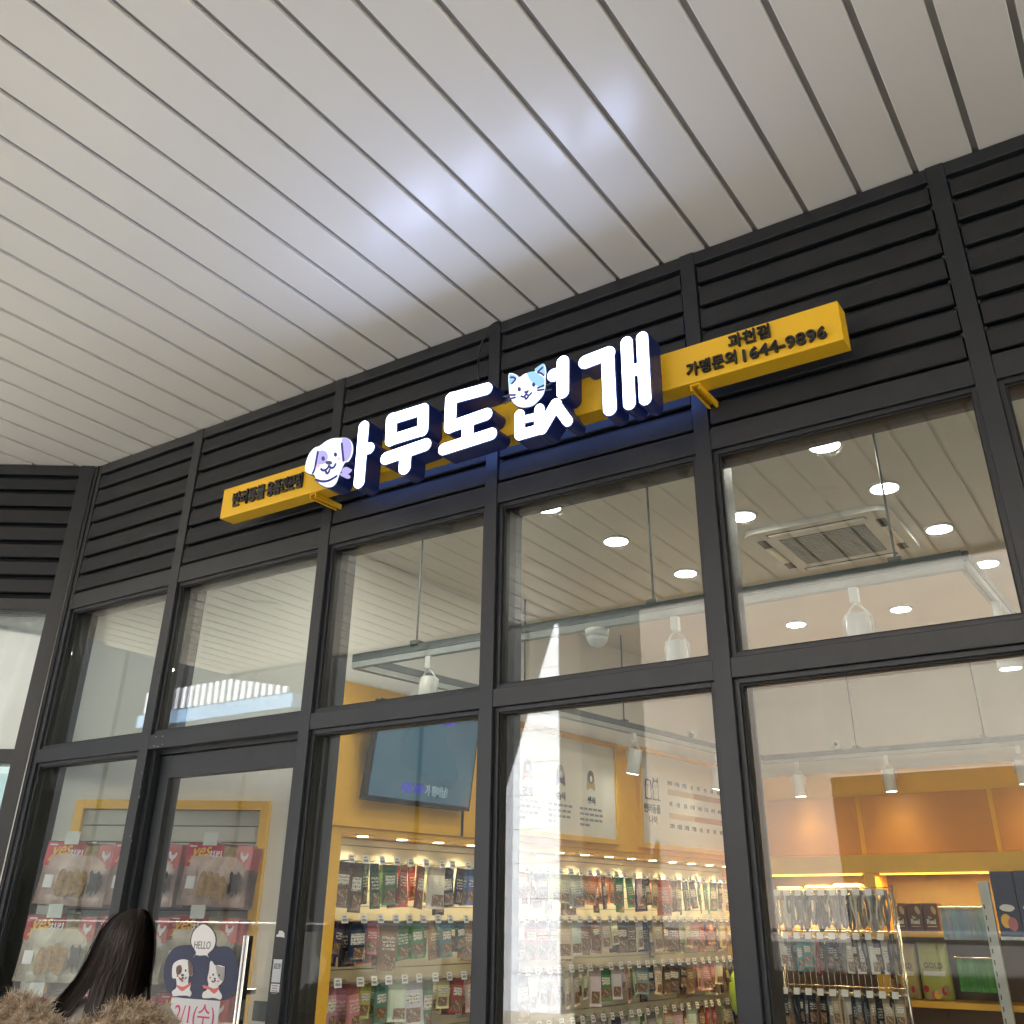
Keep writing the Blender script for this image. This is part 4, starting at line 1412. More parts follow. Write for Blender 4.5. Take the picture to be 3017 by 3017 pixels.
YES_V = None
BAGROW = [(1.900, 'top'), (1.585, 'middle'), (1.265, 'bottom')]
for r, (z, rn) in enumerate(BAGROW):
    for c, s0 in enumerate((0.245, 0.580, 0.905)):
        a = s0 - 0.012 * r
        q = lw(a, 0.024)
        hk = bpy.data.objects.new('peg_hook', hook_m)
        COL.objects.link(hk)
        hk.location = (q.x, q.y, z)
        hk.rotation_euler = (0, 0, LROT)
        cpos = ('left', 'middle', 'right')[c]
        tag(hk, 'peg hook of the %s column, %s row behind the door' % (cpos, rn), 'hook', 'peg hooks behind the door')
        tg = bpy.data.objects.new('price_tag', MB().box(-0.033, 0.033, -0.0015, 0.0015, -0.058, 0).mesh('price_tag', paint('clear tag holder', (0.62, 0.64, 0.62), 0.3)))
        COL.objects.link(tg)
        tg.parent = hk
        tg.location = (-0.03, -0.222, 0.045)
        for d in (0, 1, 2):
            b = 0.185 - d * 0.045
            p = lw(a + random.uniform(-.012, .012) + d * 0.014, b)
            bag = bpy.data.objects.new('treat_bag', MB_BAG if r != 1 else MB_BAG2)
            COL.objects.link(bag)
            bag.location = (p.x, p.y, z - 0.002 - d * 0.004)
            bag.rotation_euler = (R(-3), random.uniform(-.035, .035) + R(1.5), LROT + random.uniform(-.05, .05))
            tag(bag, 'red chicken treat bag, %s of %s stack, %s row behind the door' % (('front', 'second', 'last')[d], cpos, rn), 'bag', 'chicken treat bags behind the door')
            rd = RED if r != 1 else RED2
            yf = -0.0065
            flat_part('header', bag, [rect(-0.160, 0.020, -0.108, -0.004)], rd, yf)
            flat_part('header', bag, [rect(0.086, 0.160, -0.108, -0.004)], SALM, yf)
            if d:
                continue
            flat_part('header_photo', bag, [rect(0.021, 0.085, -0.100, -0.012)], HERB, yf)
            y2 = yf - 0.0022
            mb = MB()
            add_text(mb, 'yes', 0.088, 0.062, lambda x_, y_, t: (-0.092 + x_ + y_ * 0.3, y2 + t, -0.052 + y_ + x_ * 0.16), 0.0015, 0.012)
            o = bpy.data.objects.new('lettering', mb.mesh('lettering', YELT))
            COL.objects.link(o)
            o.parent = bag
            mb = MB()
            add_text(mb, '치킨', 0.066, 0.036, lambda x_, y_, t: (-0.020 + x_, y2 + t, -0.050 + y_), 0.0015, 0.03)
            mb.prism([rect(-0.125, 0.000, -0.094, -0.090)], lambda x_, y_, t: (x_, y2 + t, y_), 0, 0.0015)
            mb.prism([rect(-0.150, -0.115, -0.020, -0.014)], lambda x_, y_, t: (x_, y2 + t, y_), 0, 0.0015)
            o = bpy.data.objects.new('lettering', mb.mesh('lettering', 'paper'))
            COL.objects.link(o)
            o.parent = bag
            hen = smooth_loop([(0.104, -0.042), (0.108, -0.030), (0.114, -0.036), (0.118, -0.048), (0.130, -0.048), (0.138, -0.036), (0.144, -0.040), (0.140, -0.058), (0.130, -0.068), (0.126, -0.078), (0.120, -0.078), (0.118, -0.068), (0.108, -0.060)], 3)
            flat_part('hen_mark', bag, [hen], 'paper', y2)
            y3 = -0.0262
            flat_part('bar_code', bag, [rect(-0.130, -0.088, -0.205, -0.150)], 'paper', y3 + 0.003)
            dgp = smooth_loop([(0.075, -0.135), (0.083, -0.120), (0.092, -0.132), (0.108, -0.132), (0.116, -0.120), (0.124, -0.138), (0.120, -0.165), (0.128, -0.190), (0.124, -0.225), (0.112, -0.205), (0.104, -0.235), (0.095, -0.205), (0.080, -0.222), (0.076, -0.190), (0.082, -0.165)], 3)
            flat_part('dog_print', bag, [dgp], DOGP, y3)
            for k in range(4):
                cx_, cz_ = -0.05 + k * 0.032, -0.185 + random.uniform(-.015, .015)
                flat_part('meat_piece', bag, [smooth_loop([(cx_ - .018, cz_ - .05), (cx_ + .006, cz_ - .055), (cx_ + .02, cz_), (cx_ + .012, cz_ + .05), (cx_ - .012, cz_ + .052), (cx_ - .022, cz_)], 3)], MEAT, y3 + 0.002)

# ---- back wall unit
bu = empty('back_wall_unit', (-1.5, 5.6, 0))
tag(bu, 'orange back wall cabinet with brown panels and lit shelves', 'cabinet')
bx0, bx1 = PC.x + 0.02, 1.6
MB().box(bx0, bx1, 5.780, 5.797, 2.03, 2.700).build('upper_board', 'orange', bu)
for a, b in ((-3.28, -2.33), (-2.29, -1.30), (-1.26, -0.27), (-0.23, 0.76)):
    MB().box(a, b, 5.766, 5.7795, 2.055, 2.500).build('brown_panel', 'brown_panel', bu, bevel=0.002)
MB().box(bx0, bx1, 5.42, 5.779, 1.90, 2.028).build('beam', 'trim', bu, bevel=0.003)
MB().box(bx0, bx1, 5.43, 5.779, 1.010, 1.050).build('shelf', 'trim', bu, bevel=0.003)
MB().box(bx0, bx1, 5.43, 5.779, 1.462, 1.500).build('shelf', 'trim', bu, bevel=0.003)
MB().box(bx0, bx1, 5.43, 5.779, 0.45, 0.49).build('shelf', 'trim', bu, bevel=0.003)
for a in (-2.25, -1.16, 0.0, 1.1):
    MB().box(a, a + 0.085, 5.425, 5.7785, 0.0, 1.898).build('upright', 'trim', bu, bevel=0.003)
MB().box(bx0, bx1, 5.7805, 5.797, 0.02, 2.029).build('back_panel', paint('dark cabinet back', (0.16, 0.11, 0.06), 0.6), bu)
for a, b in ((-3.0, -2.27), (-2.13, -1.18), (-1.04, -0.02)):
    MB().box(a, b, 5.45, 5.465, 1.886, 1.8985).build('light_strip', 'strip_warm', bu)
    l = bpy.data.lights.new('strip_light', 'AREA')
    l.shape = 'RECTANGLE'
    l.size = b - a
    l.size_y = 0.03
    l.energy = 1.3
    l.color = (1.0, 0.66, 0.20)
    o = bpy.data.objects.new('strip_light', l)
    COL.objects.link(o)
    o.parent = bu
    o.location = Vector(((a + b) / 2, 5.50, 1.882)) - OFF[bu.name]

# goods on the unit
BOXC = paint('brown carton', (0.085, 0.028, 0.016), 0.45, var=0.15)
for k, x in enumerate((-2.03, -1.915, -1.80)):
    t = empty('food_carton', (x, 5.50, 1.50))
    w = 0.054
    MB().box(x - w, x + w, 5.45, 5.60, 1.502, 1.690).build('carton', BOXC, t, bevel=0.002)
    mb = MB()
    add_text(mb, 'The', 0.026, 0.016, lambda a, b, tt: (x - 0.012 + a, 5.4475 + tt, 1.594 + b), 0.0015, 0.03)
    add_text(mb, 'Real', 0.062, 0.034, lambda a, b, tt: (x - 0.004 + a, 5.4475 + tt, 1.566 + b), 0.0015, 0.04)
    mb.box(x - 0.035, x + 0.03, 5.4475, 5.449, 1.532, 1.536)
    mb.build('lettering', 'poster', t)
    MB().prism([ell((x + 0.022, 1.642), 0.016, 0.030, 14, 0.3)], facade(5.4475), 0, 0.0015).build('drawing', 'tan_print', t)
    tag(t, 'dark brown food carton with white lettering, %s of three on the lit shelf' % ('left', 'middle', 'right')[k], 'carton', 'brown food cartons')


def sack(x, y, z, w, h, d, cola, label, text):
    t = empty('food_sack', (x, y, z))
    mb = MB()
    rows = []
    for fz, fw, fd in ((0, .94, .55), (.06, 1, 1), (.35, 1.0, 1.0), (.7, .98, .75), (.9, .98, .35), (1.0, 1.0, .06)):
        rows.append([(x + w / 2 * fw * math.copysign(abs(math.cos(q)) ** .45, math.cos(q)), y + d / 2 * fd * math.copysign(abs(math.sin(q)) ** .6, math.sin(q)), z + h * fz) for q in (2 * math.pi * k / 20 for k in range(20))])
    for rr in rows:
        mb.v += rr
    for i in range(len(rows) - 1):
        for k in range(20):
            mb.f.append((i * 20 + k, i * 20 + (k + 1) % 20, (i + 1) * 20 + (k + 1) % 20, (i + 1) * 20 + k))
    mb.f.append(tuple(reversed(range(20))))
    mb.f.append(tuple(range(100, 120)))
    mb.build('sack', cola, t, True)
    yf = y - d / 2 - 0.006
    mb = MB()
    add_text(mb, text, w * 0.62, 0.040, lambda a, b, tt: (x + a, yf + tt, z + h * 0.60 + b), 0.002, 0.03)
    mb.build('lettering', 'sticker_brown', t)
    MB().prism([rect(x - w * .36, x + w * .36, z + h * .42, z + h * .50)], facade(yf), 0, 0.002).build('label_band', 'paper', t)
    for k in range(7):
        cx_, cz_ = x - w * .34 + k * w * .115, z + h * random.uniform(.06, .22)
        MB().prism([ell((cx_, cz_), w * random.uniform(.07, .12), h * random.uniform(.05, .08), 12)], facade(yf - 0.0006 * k), -0.0005, 0.002).build('food_print', (RED, HERB, SALM, M['trim'], M['tan_print'])[k % 5], t)
    tag(t, label, 'sack', 'pet food sacks')


sack(-2.062, 5.56, 1.052, 0.165, 0.365, 0.10, paint('gold sack film', (0.50, 0.40, 0.12), 0.3, var=0.15, bump=0.2, bscale=20), 'pale gold pet food sack at the left on the lit shelf', 'GOLD')
sack(-1.855, 5.56, 1.052, 0.215, 0.375, 0.11, paint('lime sack film', (0.46, 0.50, 0.10), 0.3, var=0.12, bump=0.2, bscale=20), 'yellow green pet food sack beside the pale gold one', 'GOLD')
sack(-0.80, 5.56, 1.052, 0.22, 0.38, 0.11, paint('cream sack film', (0.60, 0.52, 0.36), 0.3, var=0.12), 'cream pet food sack at the right end of the lit shelf', 'GOLD')
WS = paint('white sack film', (0.74, 0.70, 0.60), 0.4, var=0.05, bump=0.2, bscale=16)
for k, (x, w) in enumerate(((-2.90, 0.20), (-2.66, 0.20), (-2.42, 0.22))):
    t = empty('white_sack', (x, 5.6, 1.502))
    MB().box(x - w / 2, x + w / 2, 5.50, 5.66, 1.502, 1.81 + 0.01 * k).build('sack', WS, t, bevel=0.02)
    if k == 2:
        MB().box(x - 0.05, x + 0.07, 5.4965, 5.4985, 1.63, 1.74).build('label', 'ink', t)
        mb = MB()
        add_text(mb, '트릿나', 0.09, 0.032, lambda a, b, tt: (x + 0.01 + a, 5.494 + tt, 1.70 + b), 0.0015, 0.03)
        mb.build('lettering', 'paper', t)
    tag(t, 'tall white sack, %s of three behind the leash rack' % ('left', 'middle', 'right')[k], 'sack', 'white sacks')

hang = pouch_mesh('hanging_pouch', 0.048, 0.205, 0.030, 'plain', 0.1)


def hang_row(n, x0, x1, y, z, col, cname, cat, mesh, where):
    rl = empty('hang_rail', ((x0 + x1) / 2, y, z))
    MB().tube([(x0 - 0.03, y, z + 0.008), (x1 + 0.03, y, z + 0.008)], 0.005, 8).build('rail', 'chrome', rl, True)
    for xe in (x0 - 0.03, x1 + 0.03):
        MB().tube([(xe, y, z + 0.008), (xe, 5.78, z + 0.008)], 0.005, 8).build('arm', 'chrome', rl, True)
    tag(rl, 'chrome hanging rail that carries the %ss %s' % (cname, where), 'rail')
    for k in range(n):
        x = x0 + (x1 - x0) * k / (n - 1)
        o = bpy.data.objects.new(cname.replace(' ', '_'), mesh)
        COL.objects.link(o)
        o.location = (x, y, z)
        o.rotation_euler = (random.uniform(-.05, .05), random.uniform(-.04, .04), random.uniform(-.5, .5))
        o.color = (*[v * random.uniform(.85, 1.15) for v in col], 1)
        tag(o, '%s %s from the left %s' % (ORD[k], cname, where), cat, cname + 's ' + where)


hang_row(8, -1.70, -1.43, 5.38, 1.655, (0.26, 0.33, 0.40), 'pale blue pouch', 'pouch', hang, 'hanging left of the grey post')
hang_row(7, -1.64, -1.42, 5.37, 1.330, (0.05, 0.22, 0.03), 'green pouch', 'pouch', hang, 'hanging beside the yellow green sack')
po_ = empty('display_post', (-1.37, 5.30, 0))
MB().box(-1.405, -1.335, 5.28, 5.33, 0.0, 1.83).build('post', paint('grey white post', (0.50, 0.53, 0.53), 0.5), po_, bevel=0.003)
for k in range(16):
    MB().box(-1.392, -1.385, 5.2785, 5.2797, 0.6 + k * 0.07, 0.63 + k * 0.07).build('slot', 'dark_slot', po_)
MB().box(-1.50, -1.24, 5.15, 5.40, 0.0, 0.02).build('foot', 'dark_metal', po_)
tag(po_, 'grey slotted display post in front of the lit shelf', 'post')
nv = empty('navy_carton', (-1.15, 5.36, 1.47))
for k in range(2):
    MB().box(-1.318 + k * 0.155, -1.168 + k * 0.155, 5.30, 5.42, 1.478, 1.895).build('carton', 'sticker_navy', nv, bevel=0.003)
    cx_ = -1.243 + k * 0.155
    MB().prism([smooth_loop([(cx_ - .05, 1.66), (cx_ - .02, 1.68), (cx_ + .03, 1.675), (cx_ + .05, 1.655), (cx_ + .02, 1.635), (cx_ - .03, 1.64)], 3)], facade(5.2975), 0, 0.002).build('cloud_print', 'paper', nv)
    MB().prism([ell((cx_ - .02, 1.575), .035, .045, 14)], facade(5.2975), 0, 0.002).build('drawing', 'trim', nv)
    MB().prism([ell((cx_ + .02, 1.555), .032, .045, 14)], facade(5.2960), 0, 0.001).build('drawing', PKB, nv)
MB().box(-1.32, -0.98, 5.29, 5.43, 1.455, 1.477).build('tray', 'chrome', nv)
MB().tube([(-1.15, 5.36, 0.02), (-1.15, 5.36, 1.455)], 0.015, 10).build('stand', 'chrome', nv, True)
MB().disc((-1.15, 5.36), 0.14, 0.004, 0.02).build('stand_base', 'dark_metal', nv)
tag(nv, 'tall navy cartons with cloud print on a stand at the right edge', 'carton')

# leash rack in front of the back wall
lr = empty('leash_rack', (-2.35, 4.95, 0))
RX0, RX1, RY = -2.80, -1.93, 4.95
m = MB()
for x in (RX0, RX1):
    m.tube([(x, RY, 0.0), (x, RY, 1.80)], 0.012, 8)
m.build('post', 'chrome', lr, True)
for z in (1.785, 1.74, 1.50, 1.46, 1.15, 1.11, 0.8):
    MB().tube([(RX0, RY, z), (RX1, RY, z)], 0.004, 6).build('cross_wire', 'chrome', lr, True)
for k in range(20):
    x = RX0 + (RX1 - RX0) * (k + .5) / 20
    MB().tube([(x, RY + 0.004, 0.5), (x, RY + 0.004, 1.785)], 0.0025, 5).build('upright_wire', 'chrome', lr, True)
for x in (RX0, RX1):
    MB().box(x - 0.02, x + 0.02, RY - 0.2, RY + 0.2, 0.0, 0.03).build('foot', 'dark_metal', lr)
tag(lr, 'chrome wire rack in front of the white sacks', 'rack')
strap = []
for wv, hv in ((0.020, 0.21), (0.030, 0.19), (0.015, 0.23)):
    mb = MB()
    pts = [(wv * math.sin(a) * (0.55 + 0.45 * math.sin(a / 2)), 0.012 * math.sin(2 * a), -hv / 2 + hv / 2 * math.cos(a)) for a in (2 * math.pi * k / 16 for k in range(17))]
    mb.tube(pts, 0.0095, 6, False)
    mb.box(-0.012, 0.012, -0.002, 0.002, -0.03, 0.035)
    strap.append(mb.mesh('pet_leash', 'plain', smooth=True))
CARD = [pouch_mesh('accessory_pack', 0.060, 0.215, 0.020, 'pouch_b'), pouch_mesh('accessory_pack', 0.072, 0.185, 0.026, 'pouch_a')]
SCOL = [('black', (0.02, 0.02, 0.022)), ('grey', (0.22, 0.22, 0.23)), ('white', (0.60, 0.60, 0.58)), ('navy', (0.02, 0.03, 0.08)), ('teal', (0.05, 0.25, 0.26)), ('brown', (0.16, 0.08, 0.04)), ('sand', (0.42, 0.36, 0.26)), ('dark red', (0.25, 0.03, 0.04))]
SQ = [2, 6, 2, 1, 1, 1, 0, 1, 0, 0, 6, 1, 0, 1], [1, 2, 1, 3, 4, 4, 2, 7, 0, 3, 0, 1, 2, 0], [0, 1, 0, 3, 1, 0, 5, 0, 1, 6, 6, 2, 0, 1]
for r, z in enumerate((1.735, 1.455, 1.105)):
    for k in range(20):
        x = RX0 + 0.03 + k * (RX1 - RX0 - 0.06) / 19
        cn, cv = SCOL[SQ[r][(k * 7 + r) % 14 if k > 13 else k]]
        for d in (0, 1):
            isl = r == 0 or (k + r) % 4 == 0
            o = bpy.data.objects.new('pet_leash' if isl else 'accessory_pack', strap[(k + r + d) % 3] if isl else CARD[(k + d) % 2])
            COL.objects.link(o)
            o.location = (x + random.uniform(-.01, .01), RY - 0.16 + d * 0.08, z)
            o.rotation_euler = (random.uniform(-.1, .1), random.uniform(-.06, .06), random.uniform(-.9, .9))
            o.color = (*cv, 1)
            tag(o, '%s %s %s, %s column, %s row of the wire rack' % (cn, 'leash' if isl else 'accessory pack', ('in front', 'behind')[d], ORD[k], ('top', 'middle', 'bottom')[r]), 'leash' if isl else 'pack', 'goods on the wire rack')
        hk = bpy.data.objects.new('peg_hook', hook_m)
        COL.objects.link(hk)
        hk.location = (x, RY, z + 0.004)
        tag(hk, 'peg hook of the %s column, %s row of the wire rack' % (ORD[k], ('top', 'middle', 'bottom')[r]), 'hook', 'peg hooks on the wire rack')
        if k % 2 == (r % 2):
            continue
        tg = bpy.data.objects.new('price_tag', TAGM)
        COL.objects.link(tg)
        tg.parent = hk
        tg.location = (0, -0.222, 0.034)
        tg.rotation_euler = (R(-12), 0, random.uniform(-.15, .15))

# ================================================================== ON THE DOOR
SY = DY - 0.0085                                            # just in front of the door glass
c22 = crop(0, 2100, 917)
T2 = lambda pts, n=4, closed=True: trace(c22, pts, SY, n, closed)


def st(name, loops, mat, lvl, parent):
    return MB().prism(loops, facade(SY - 0.0006 * lvl), 0.0, 0.0005).build(name, mat, parent)


def sline(pts, r=3.5):
    return ribbon(T2(pts, closed=False), 0.5 * U(c22, pts[0][0], pts[0][1], 2 * r, SY))


pc = at(*c22(1250, 1790), SY)
stk = empty('door_sticker', (pc.x, SY, pc.z))
tag(stk, 'navy door sticker with white dog and cat under a HELLO bubble', 'sticker')
st('plate', [T2([(1016, 1590), (1040, 1510), (1090, 1455), (1160, 1441), (1250, 1446), (1340, 1452), (1415, 1452), (1460, 1500), (1479, 1580), (1476, 1680), (1450, 1750), (1390, 1784), (1250, 1786), (1120, 1768), (1050, 1745), (1022, 1680)])], 'sticker_navy', 0, stk)
st('bubble_edge', [T2([(1196, 1524), (1212, 1490), (1186, 1440), (1184, 1400), (1205, 1345), (1262, 1307), (1320, 1340), (1345, 1400), (1335, 1460), (1296, 1500), (1302, 1526), (1280, 1512), (1240, 1514), (1216, 1508)])], 'ink', 1, stk)
st('bubble', [T2([(1200, 1518), (1218, 1488), (1192, 1440), (1190, 1400), (1210, 1350), (1262, 1313), (1315, 1346), (1338, 1400), (1328, 1458), (1290, 1498), (1297, 1518), (1278, 1506), (1240, 1508), (1216, 1503)])], 'sticker_white', 2, stk)
bc = at(*c22(1258, 1442), SY)
mb = MB()
add_text(mb, 'HELLO', 0.098, 0.027, lambda a, b, t: (bc.x + a, SY - 0.0018 + t, bc.z + b), 0.0005, 0.0)
mb.build('lettering', 'ink', stk)
# dog of the sticker
dgh = st('dog', [T2([(1070, 1636), (1074, 1570), (1098, 1542), (1135, 1530), (1168, 1536), (1192, 1556), (1202, 1610), (1190, 1634), (1176, 1630), (1170, 1680), (1186, 1690), (1180, 1716), (1192, 1740), (1180, 1762), (1160, 1756), (1110, 1756), (1076, 1758), (1070, 1730), (1092, 1712), (1098, 1690), (1094, 1650), (1080, 1650)])], 'sticker_white', 3, stk)
st('dog_ear', [T2([(1170, 1540), (1192, 1556), (1201, 1610), (1188, 1632), (1175, 1622), (1172, 1580)])], 'sticker_brown', 4, stk)
st('dog_patch', [T2([(1100, 1576), (1122, 1566), (1132, 1590), (1124, 1618), (1102, 1626), (1096, 1600)])], 'sticker_brown', 4, stk)
st('dog_scarf', [T2([(1098, 1690), (1136, 1700), (1172, 1684), (1186, 1672), (1184, 1692), (1166, 1706), (1134, 1728), (1108, 1708)])], 'sticker_red', 4, stk)
for u, v in ((1122, 1602), (1156, 1600)):
    st('dog_eye', [dot(c22, u, v, 5, 8, SY, 10)], 'ink', 5, stk)
st('dog_nose', [dot(c22, 1136, 1628, 10, 7, SY, 12)], 'ink', 5, stk)
st('dog_mouth', [sline([(1116, 1646), (1130, 1656), (1138, 1640), (1148, 1656), (1160, 1642)], 2.5)], 'ink', 6, stk)
st('dog_tongue', [dot(c22, 1134, 1662, 7, 10, SY, 10)], 'sticker_red', 5, stk)
st('dog_cheek', [dot(c22, 1106, 1634, 7, 6, SY, 10)], 'sticker_red', 5, stk)
# cat of the sticker
st('cat', [T2([(1300, 1600), (1306, 1548), (1318, 1542), (1336, 1566), (1362, 1566), (1388, 1574), (1397, 1580), (1396, 1640), (1376, 1680), (1356, 1700), (1366, 1730), (1380, 1756), (1370, 1780), (1330, 1770), (1280, 1772), (1258, 1766), (1262, 1736), (1284, 1722), (1296, 1690), (1290, 1650)])], 'sticker_white', 3, stk)
st('cat_patch', [T2([(1344, 1568), (1380, 1578), (1397, 1582), (1396, 1638), (1380, 1664), (1356, 1640), (1346, 1600)])], 'sticker_grey', 4, stk)
st('cat_scarf', [T2([(1262, 1690), (1290, 1696), (1330, 1712), (1364, 1702), (1352, 1726), (1330, 1744), (1300, 1718), (1268, 1710)])], 'sticker_red', 4, stk)
for u, v in ((1326, 1626), (1364, 1630)):
    st('cat_eye', [dot(c22, u, v, 5, 8, SY, 10)], 'ink', 5, stk)
st('cat_nose', [dot(c22, 1336, 1650, 7, 5, SY, 12)], 'ink', 5, stk)
st('cat_mouth', [sline([(1318, 1664), (1330, 1672), (1337, 1658), (1346, 1674), (1360, 1664)], 2.5)], 'ink', 5, stk)
st('cat_cheek', [dot(c22, 1308, 1644, 7, 6, SY, 10)], 'sticker_red', 5, stk)
st('cat_cheek', [dot(c22, 1360, 1664, 6, 5, SY, 10)], 'sticker_red', 6, stk)

pa, pb = at(*c22(1068, 1765), SY), at(*c22(1370, 1785), SY)
pap = empty('paper_notice', (pa.x, SY, pa.z - 0.3))
MB().box(pa.x, pb.x, SY - 0.0012, SY - 0.0006, pa.z - 0.40, pa.z - 0.001).build('sheet', 'paper', pap)
mb = MB()
nc = at(*c22(1205, 1885), SY)
add_text(mb, '2/1(수)', 0.235, 0.088, lambda a, b, t: (nc.x + a, SY - 0.0022 + t, nc.z + b), 0.0006, 0.0)
mb.build('lettering', 'ink_pink', pap)
mb = MB()
nc2 = at(*c22(1340, 1925), SY)
add_text(mb, '상담', 0.15, 0.075, lambda a, b, t: (nc2.x - 0.06 + a, SY - 0.0022 + t, nc2.z - 0.10 + b), 0.0006, 0.03)
mb.build('lettering', 'trim', pap)
tag(pap, 'white paper notice with pink date under the door sticker', 'notice')

ld = crop(700, 2700, 317)
LYD = -0.0008                                              # on the face of the mullion beside the door


def lp(u, v):
    q = at(*ld(u, v), LYD)
    return (q.x, q.z)


a_, b_ = lp(600, 765), lp(765, 1190)
sx0, sx1 = MUL[1][0] + 0.005, MUL[1][1] - 0.010
ul = empty('unit_label', (sx0, LYD, b_[1]))
MB().box(sx0, sx1, LYD - 0.001, LYD, b_[1], a_[1]).build('plate', paint('pale plate', (0.62, 0.66, 0.70), 0.4), ul)
mb = MB()
zc = lp(685, 890)[1]
add_text(mb, 'A219', 0.034, 0.018, lambda a, b, t: ((sx0 + sx1) / 2 + a, LYD - 0.002 + t, zc + b), 0.0008, 0.0)
zl = lp(685, 938)[1]
mb.box((sx0 + sx1) / 2 - 0.016, (sx0 + sx1) / 2 + 0.016, LYD - 0.002, LYD - 0.0012, zl, zl + 0.001)
mb.build('lettering', 'ink', ul)
tag(ul, 'pale unit number label reading A219 on the mullion right of the door', 'label')
a2, b2 = lp(600, 1205), lp(745, 1365)
sl = empty('small_label', (sx0, LYD, b2[1]))
MB().box(sx0, sx1, LYD - 0.001, LYD, b2[1], a2[1]).build('paper', 'paper', sl)
mb = MB()
for r in range(4):
    mb.box(sx0 + 0.006, sx1 - 0.006 - 0.004 * (r % 2), LYD - 0.0019, LYD - 0.0012, a2[1] - 0.008 - r * 0.008, a2[1] - 0.005 - r * 0.008)
mb.build('print', 'ink_mid', sl)
tag(sl, 'small white label with fine print below the unit number', 'label')
tt_ = [lp(u, v) for u, v in ((682, 365), (690, 330), (722, 312), (738, 255), (812, 262), (820, 285), (842, 300), (842, 385), (800, 372))]
tp_ = MB().prism([[(sx0 + (q[0] - tt_[0][0]) * 0.9, q[1]) for q in tt_]], facade(LYD - 0.001), 0, 0.001).build('torn_tape', 'paper', None)
tag(tp_, 'torn scrap of white tape on the mullion right of the door', 'tape')

# ================================================================== PERSON AT THE DOOR
PD = 3.35
v_ = C_W + C_R * ((c22(830, 1215)[0] - PPX) / FPX) - C_U * ((c22(830, 1215)[1] - PPY) / FPX)
pt_ = CAM + v_ * PD / v_.dot(C_W)
PER = Vector((pt_.x, pt_.y, 0))
HT = pt_.z
person = empty('person', PER)
person.rotation_euler = (0, 0, -YAW)                        # local x = right in the picture, local y = towards the door
tag(person, 'person with long dark hair and fur hooded coat seen from behind at the door', 'person')
UN = PD / FPX * (917.0 / 1932.0)
OFF[person.name] = Vector((0, 0, 0))                        # parts of the person are built in local coordinates
SKIN = paint('skin', (0.52, 0.33, 0.24), 0.5, var=0.06)
HAIR = paint('dark brown hair', (0.020, 0.0135, 0.0105), 0.46, var=0.6, scale=8, stretch=(60, 60, 1.5), spec=0.4)
HAIR2 = paint('lighter brown hair', (0.050, 0.033, 0.024), 0.42, var=0.5, scale=8, stretch=(60, 60, 1.5), spec=0.45)
COAT = paint('sand padded coat', (0.50, 0.44, 0.35), 0.7, var=0.1, scale=8, bump=0.2, bscale=30)
JEAN = paint('dark trousers', (0.03, 0.035, 0.05), 0.8)


def fur_mat():
    m, nt, out = new_mat('tan fur')
    b = nt.nodes.new('ShaderNodeBsdfPrincipled')
    c = ramp(nt, noise(nt, 26, 3, rough=0.7), [(0.32, (0.13, 0.08, 0.042)), (0.43, (0.40, 0.28, 0.165)), (0.53, (0.64, 0.50, 0.34)), (0.66, (0.88, 0.80, 0.67))])
    nt.links.new(c, b.inputs['Base Color'])
    b.inputs['Roughness'].default_value = 0.65
    nt.links.new(b.outputs[0], out.inputs[0])
    return m


FUR = fur_mat()
# one continuous body grown over a skeleton
J = {'pel': (-.06, .05, .86, .135, .10), 'wa': (-.06, .05, 1.02, .115, .085), 'ch': (-.06, .06, 1.20, .135, .095), 'nk0': (-.04, .06, 1.335, .06, .055), 'nk': (-.02, .05, 1.395, .05, .05), 'hd0': (-.01, .045, 1.46, .066, .078), 'hd': (-.01, .04, HT - .075, .072, .085),
     'top': (-.01, .04, HT - .03, .045, .055), 'nose': (-.01, .128, 1.475, .013, .013), 'chin': (-.01, .105, 1.425, .03, .03), 'earl': (-.085, .04, 1.475, .012, .02), 'earr': (.065, .04, 1.475, .012, .02),
     'sl': (-.22, .06, 1.29, .06, .06), 'el': (-.29, .03, 1.04, .045, .045), 'wl': (-.26, .16, .84, .033, .03), 'hl': (-.25, .20, .77, .04, .02),
     'sr': (.10, .06, 1.29, .06, .06), 'er': (.17, .03, 1.04, .045, .045), 'wr': (.15, .16, .84, .033, .03), 'hr': (.14, .20, .77, .04, .02),
     'tl': (-.15, .05, .80, .09, .09), 'kl': (-.15, .07, .46, .06, .06), 'al': (-.15, .04, .09, .042, .045), 'fl': (-.155, .16, .04, .042, .035),
     'tr': (.03, .05, .80, .09, .09), 'kr': (.03, .02, .46, .06, .06), 'ar': (.03, -.02, .09, .042, .045), 'fr': (.035, .10, .04, .042, .035)}
for s_, hx, sx in (('l', -.25, -1), ('r', .14, 1)):
    for k in range(4):
        J['f%s%d' % (s_, k)] = (hx + (k - 1.5) * .019, .225, .725 + abs(k - 1.3) * .006, .009, .009)
        J['g%s%d' % (s_, k)] = (hx + (k - 1.5) * .020, .228, .690 + abs(k - 1.3) * .010, .008, .008)
    J['t%s0' % s_] = (hx - sx * .045, .215, .765, .011, .011)
    J['t%s1' % s_] = (hx - sx * .055, .235, .735, .009, .009)
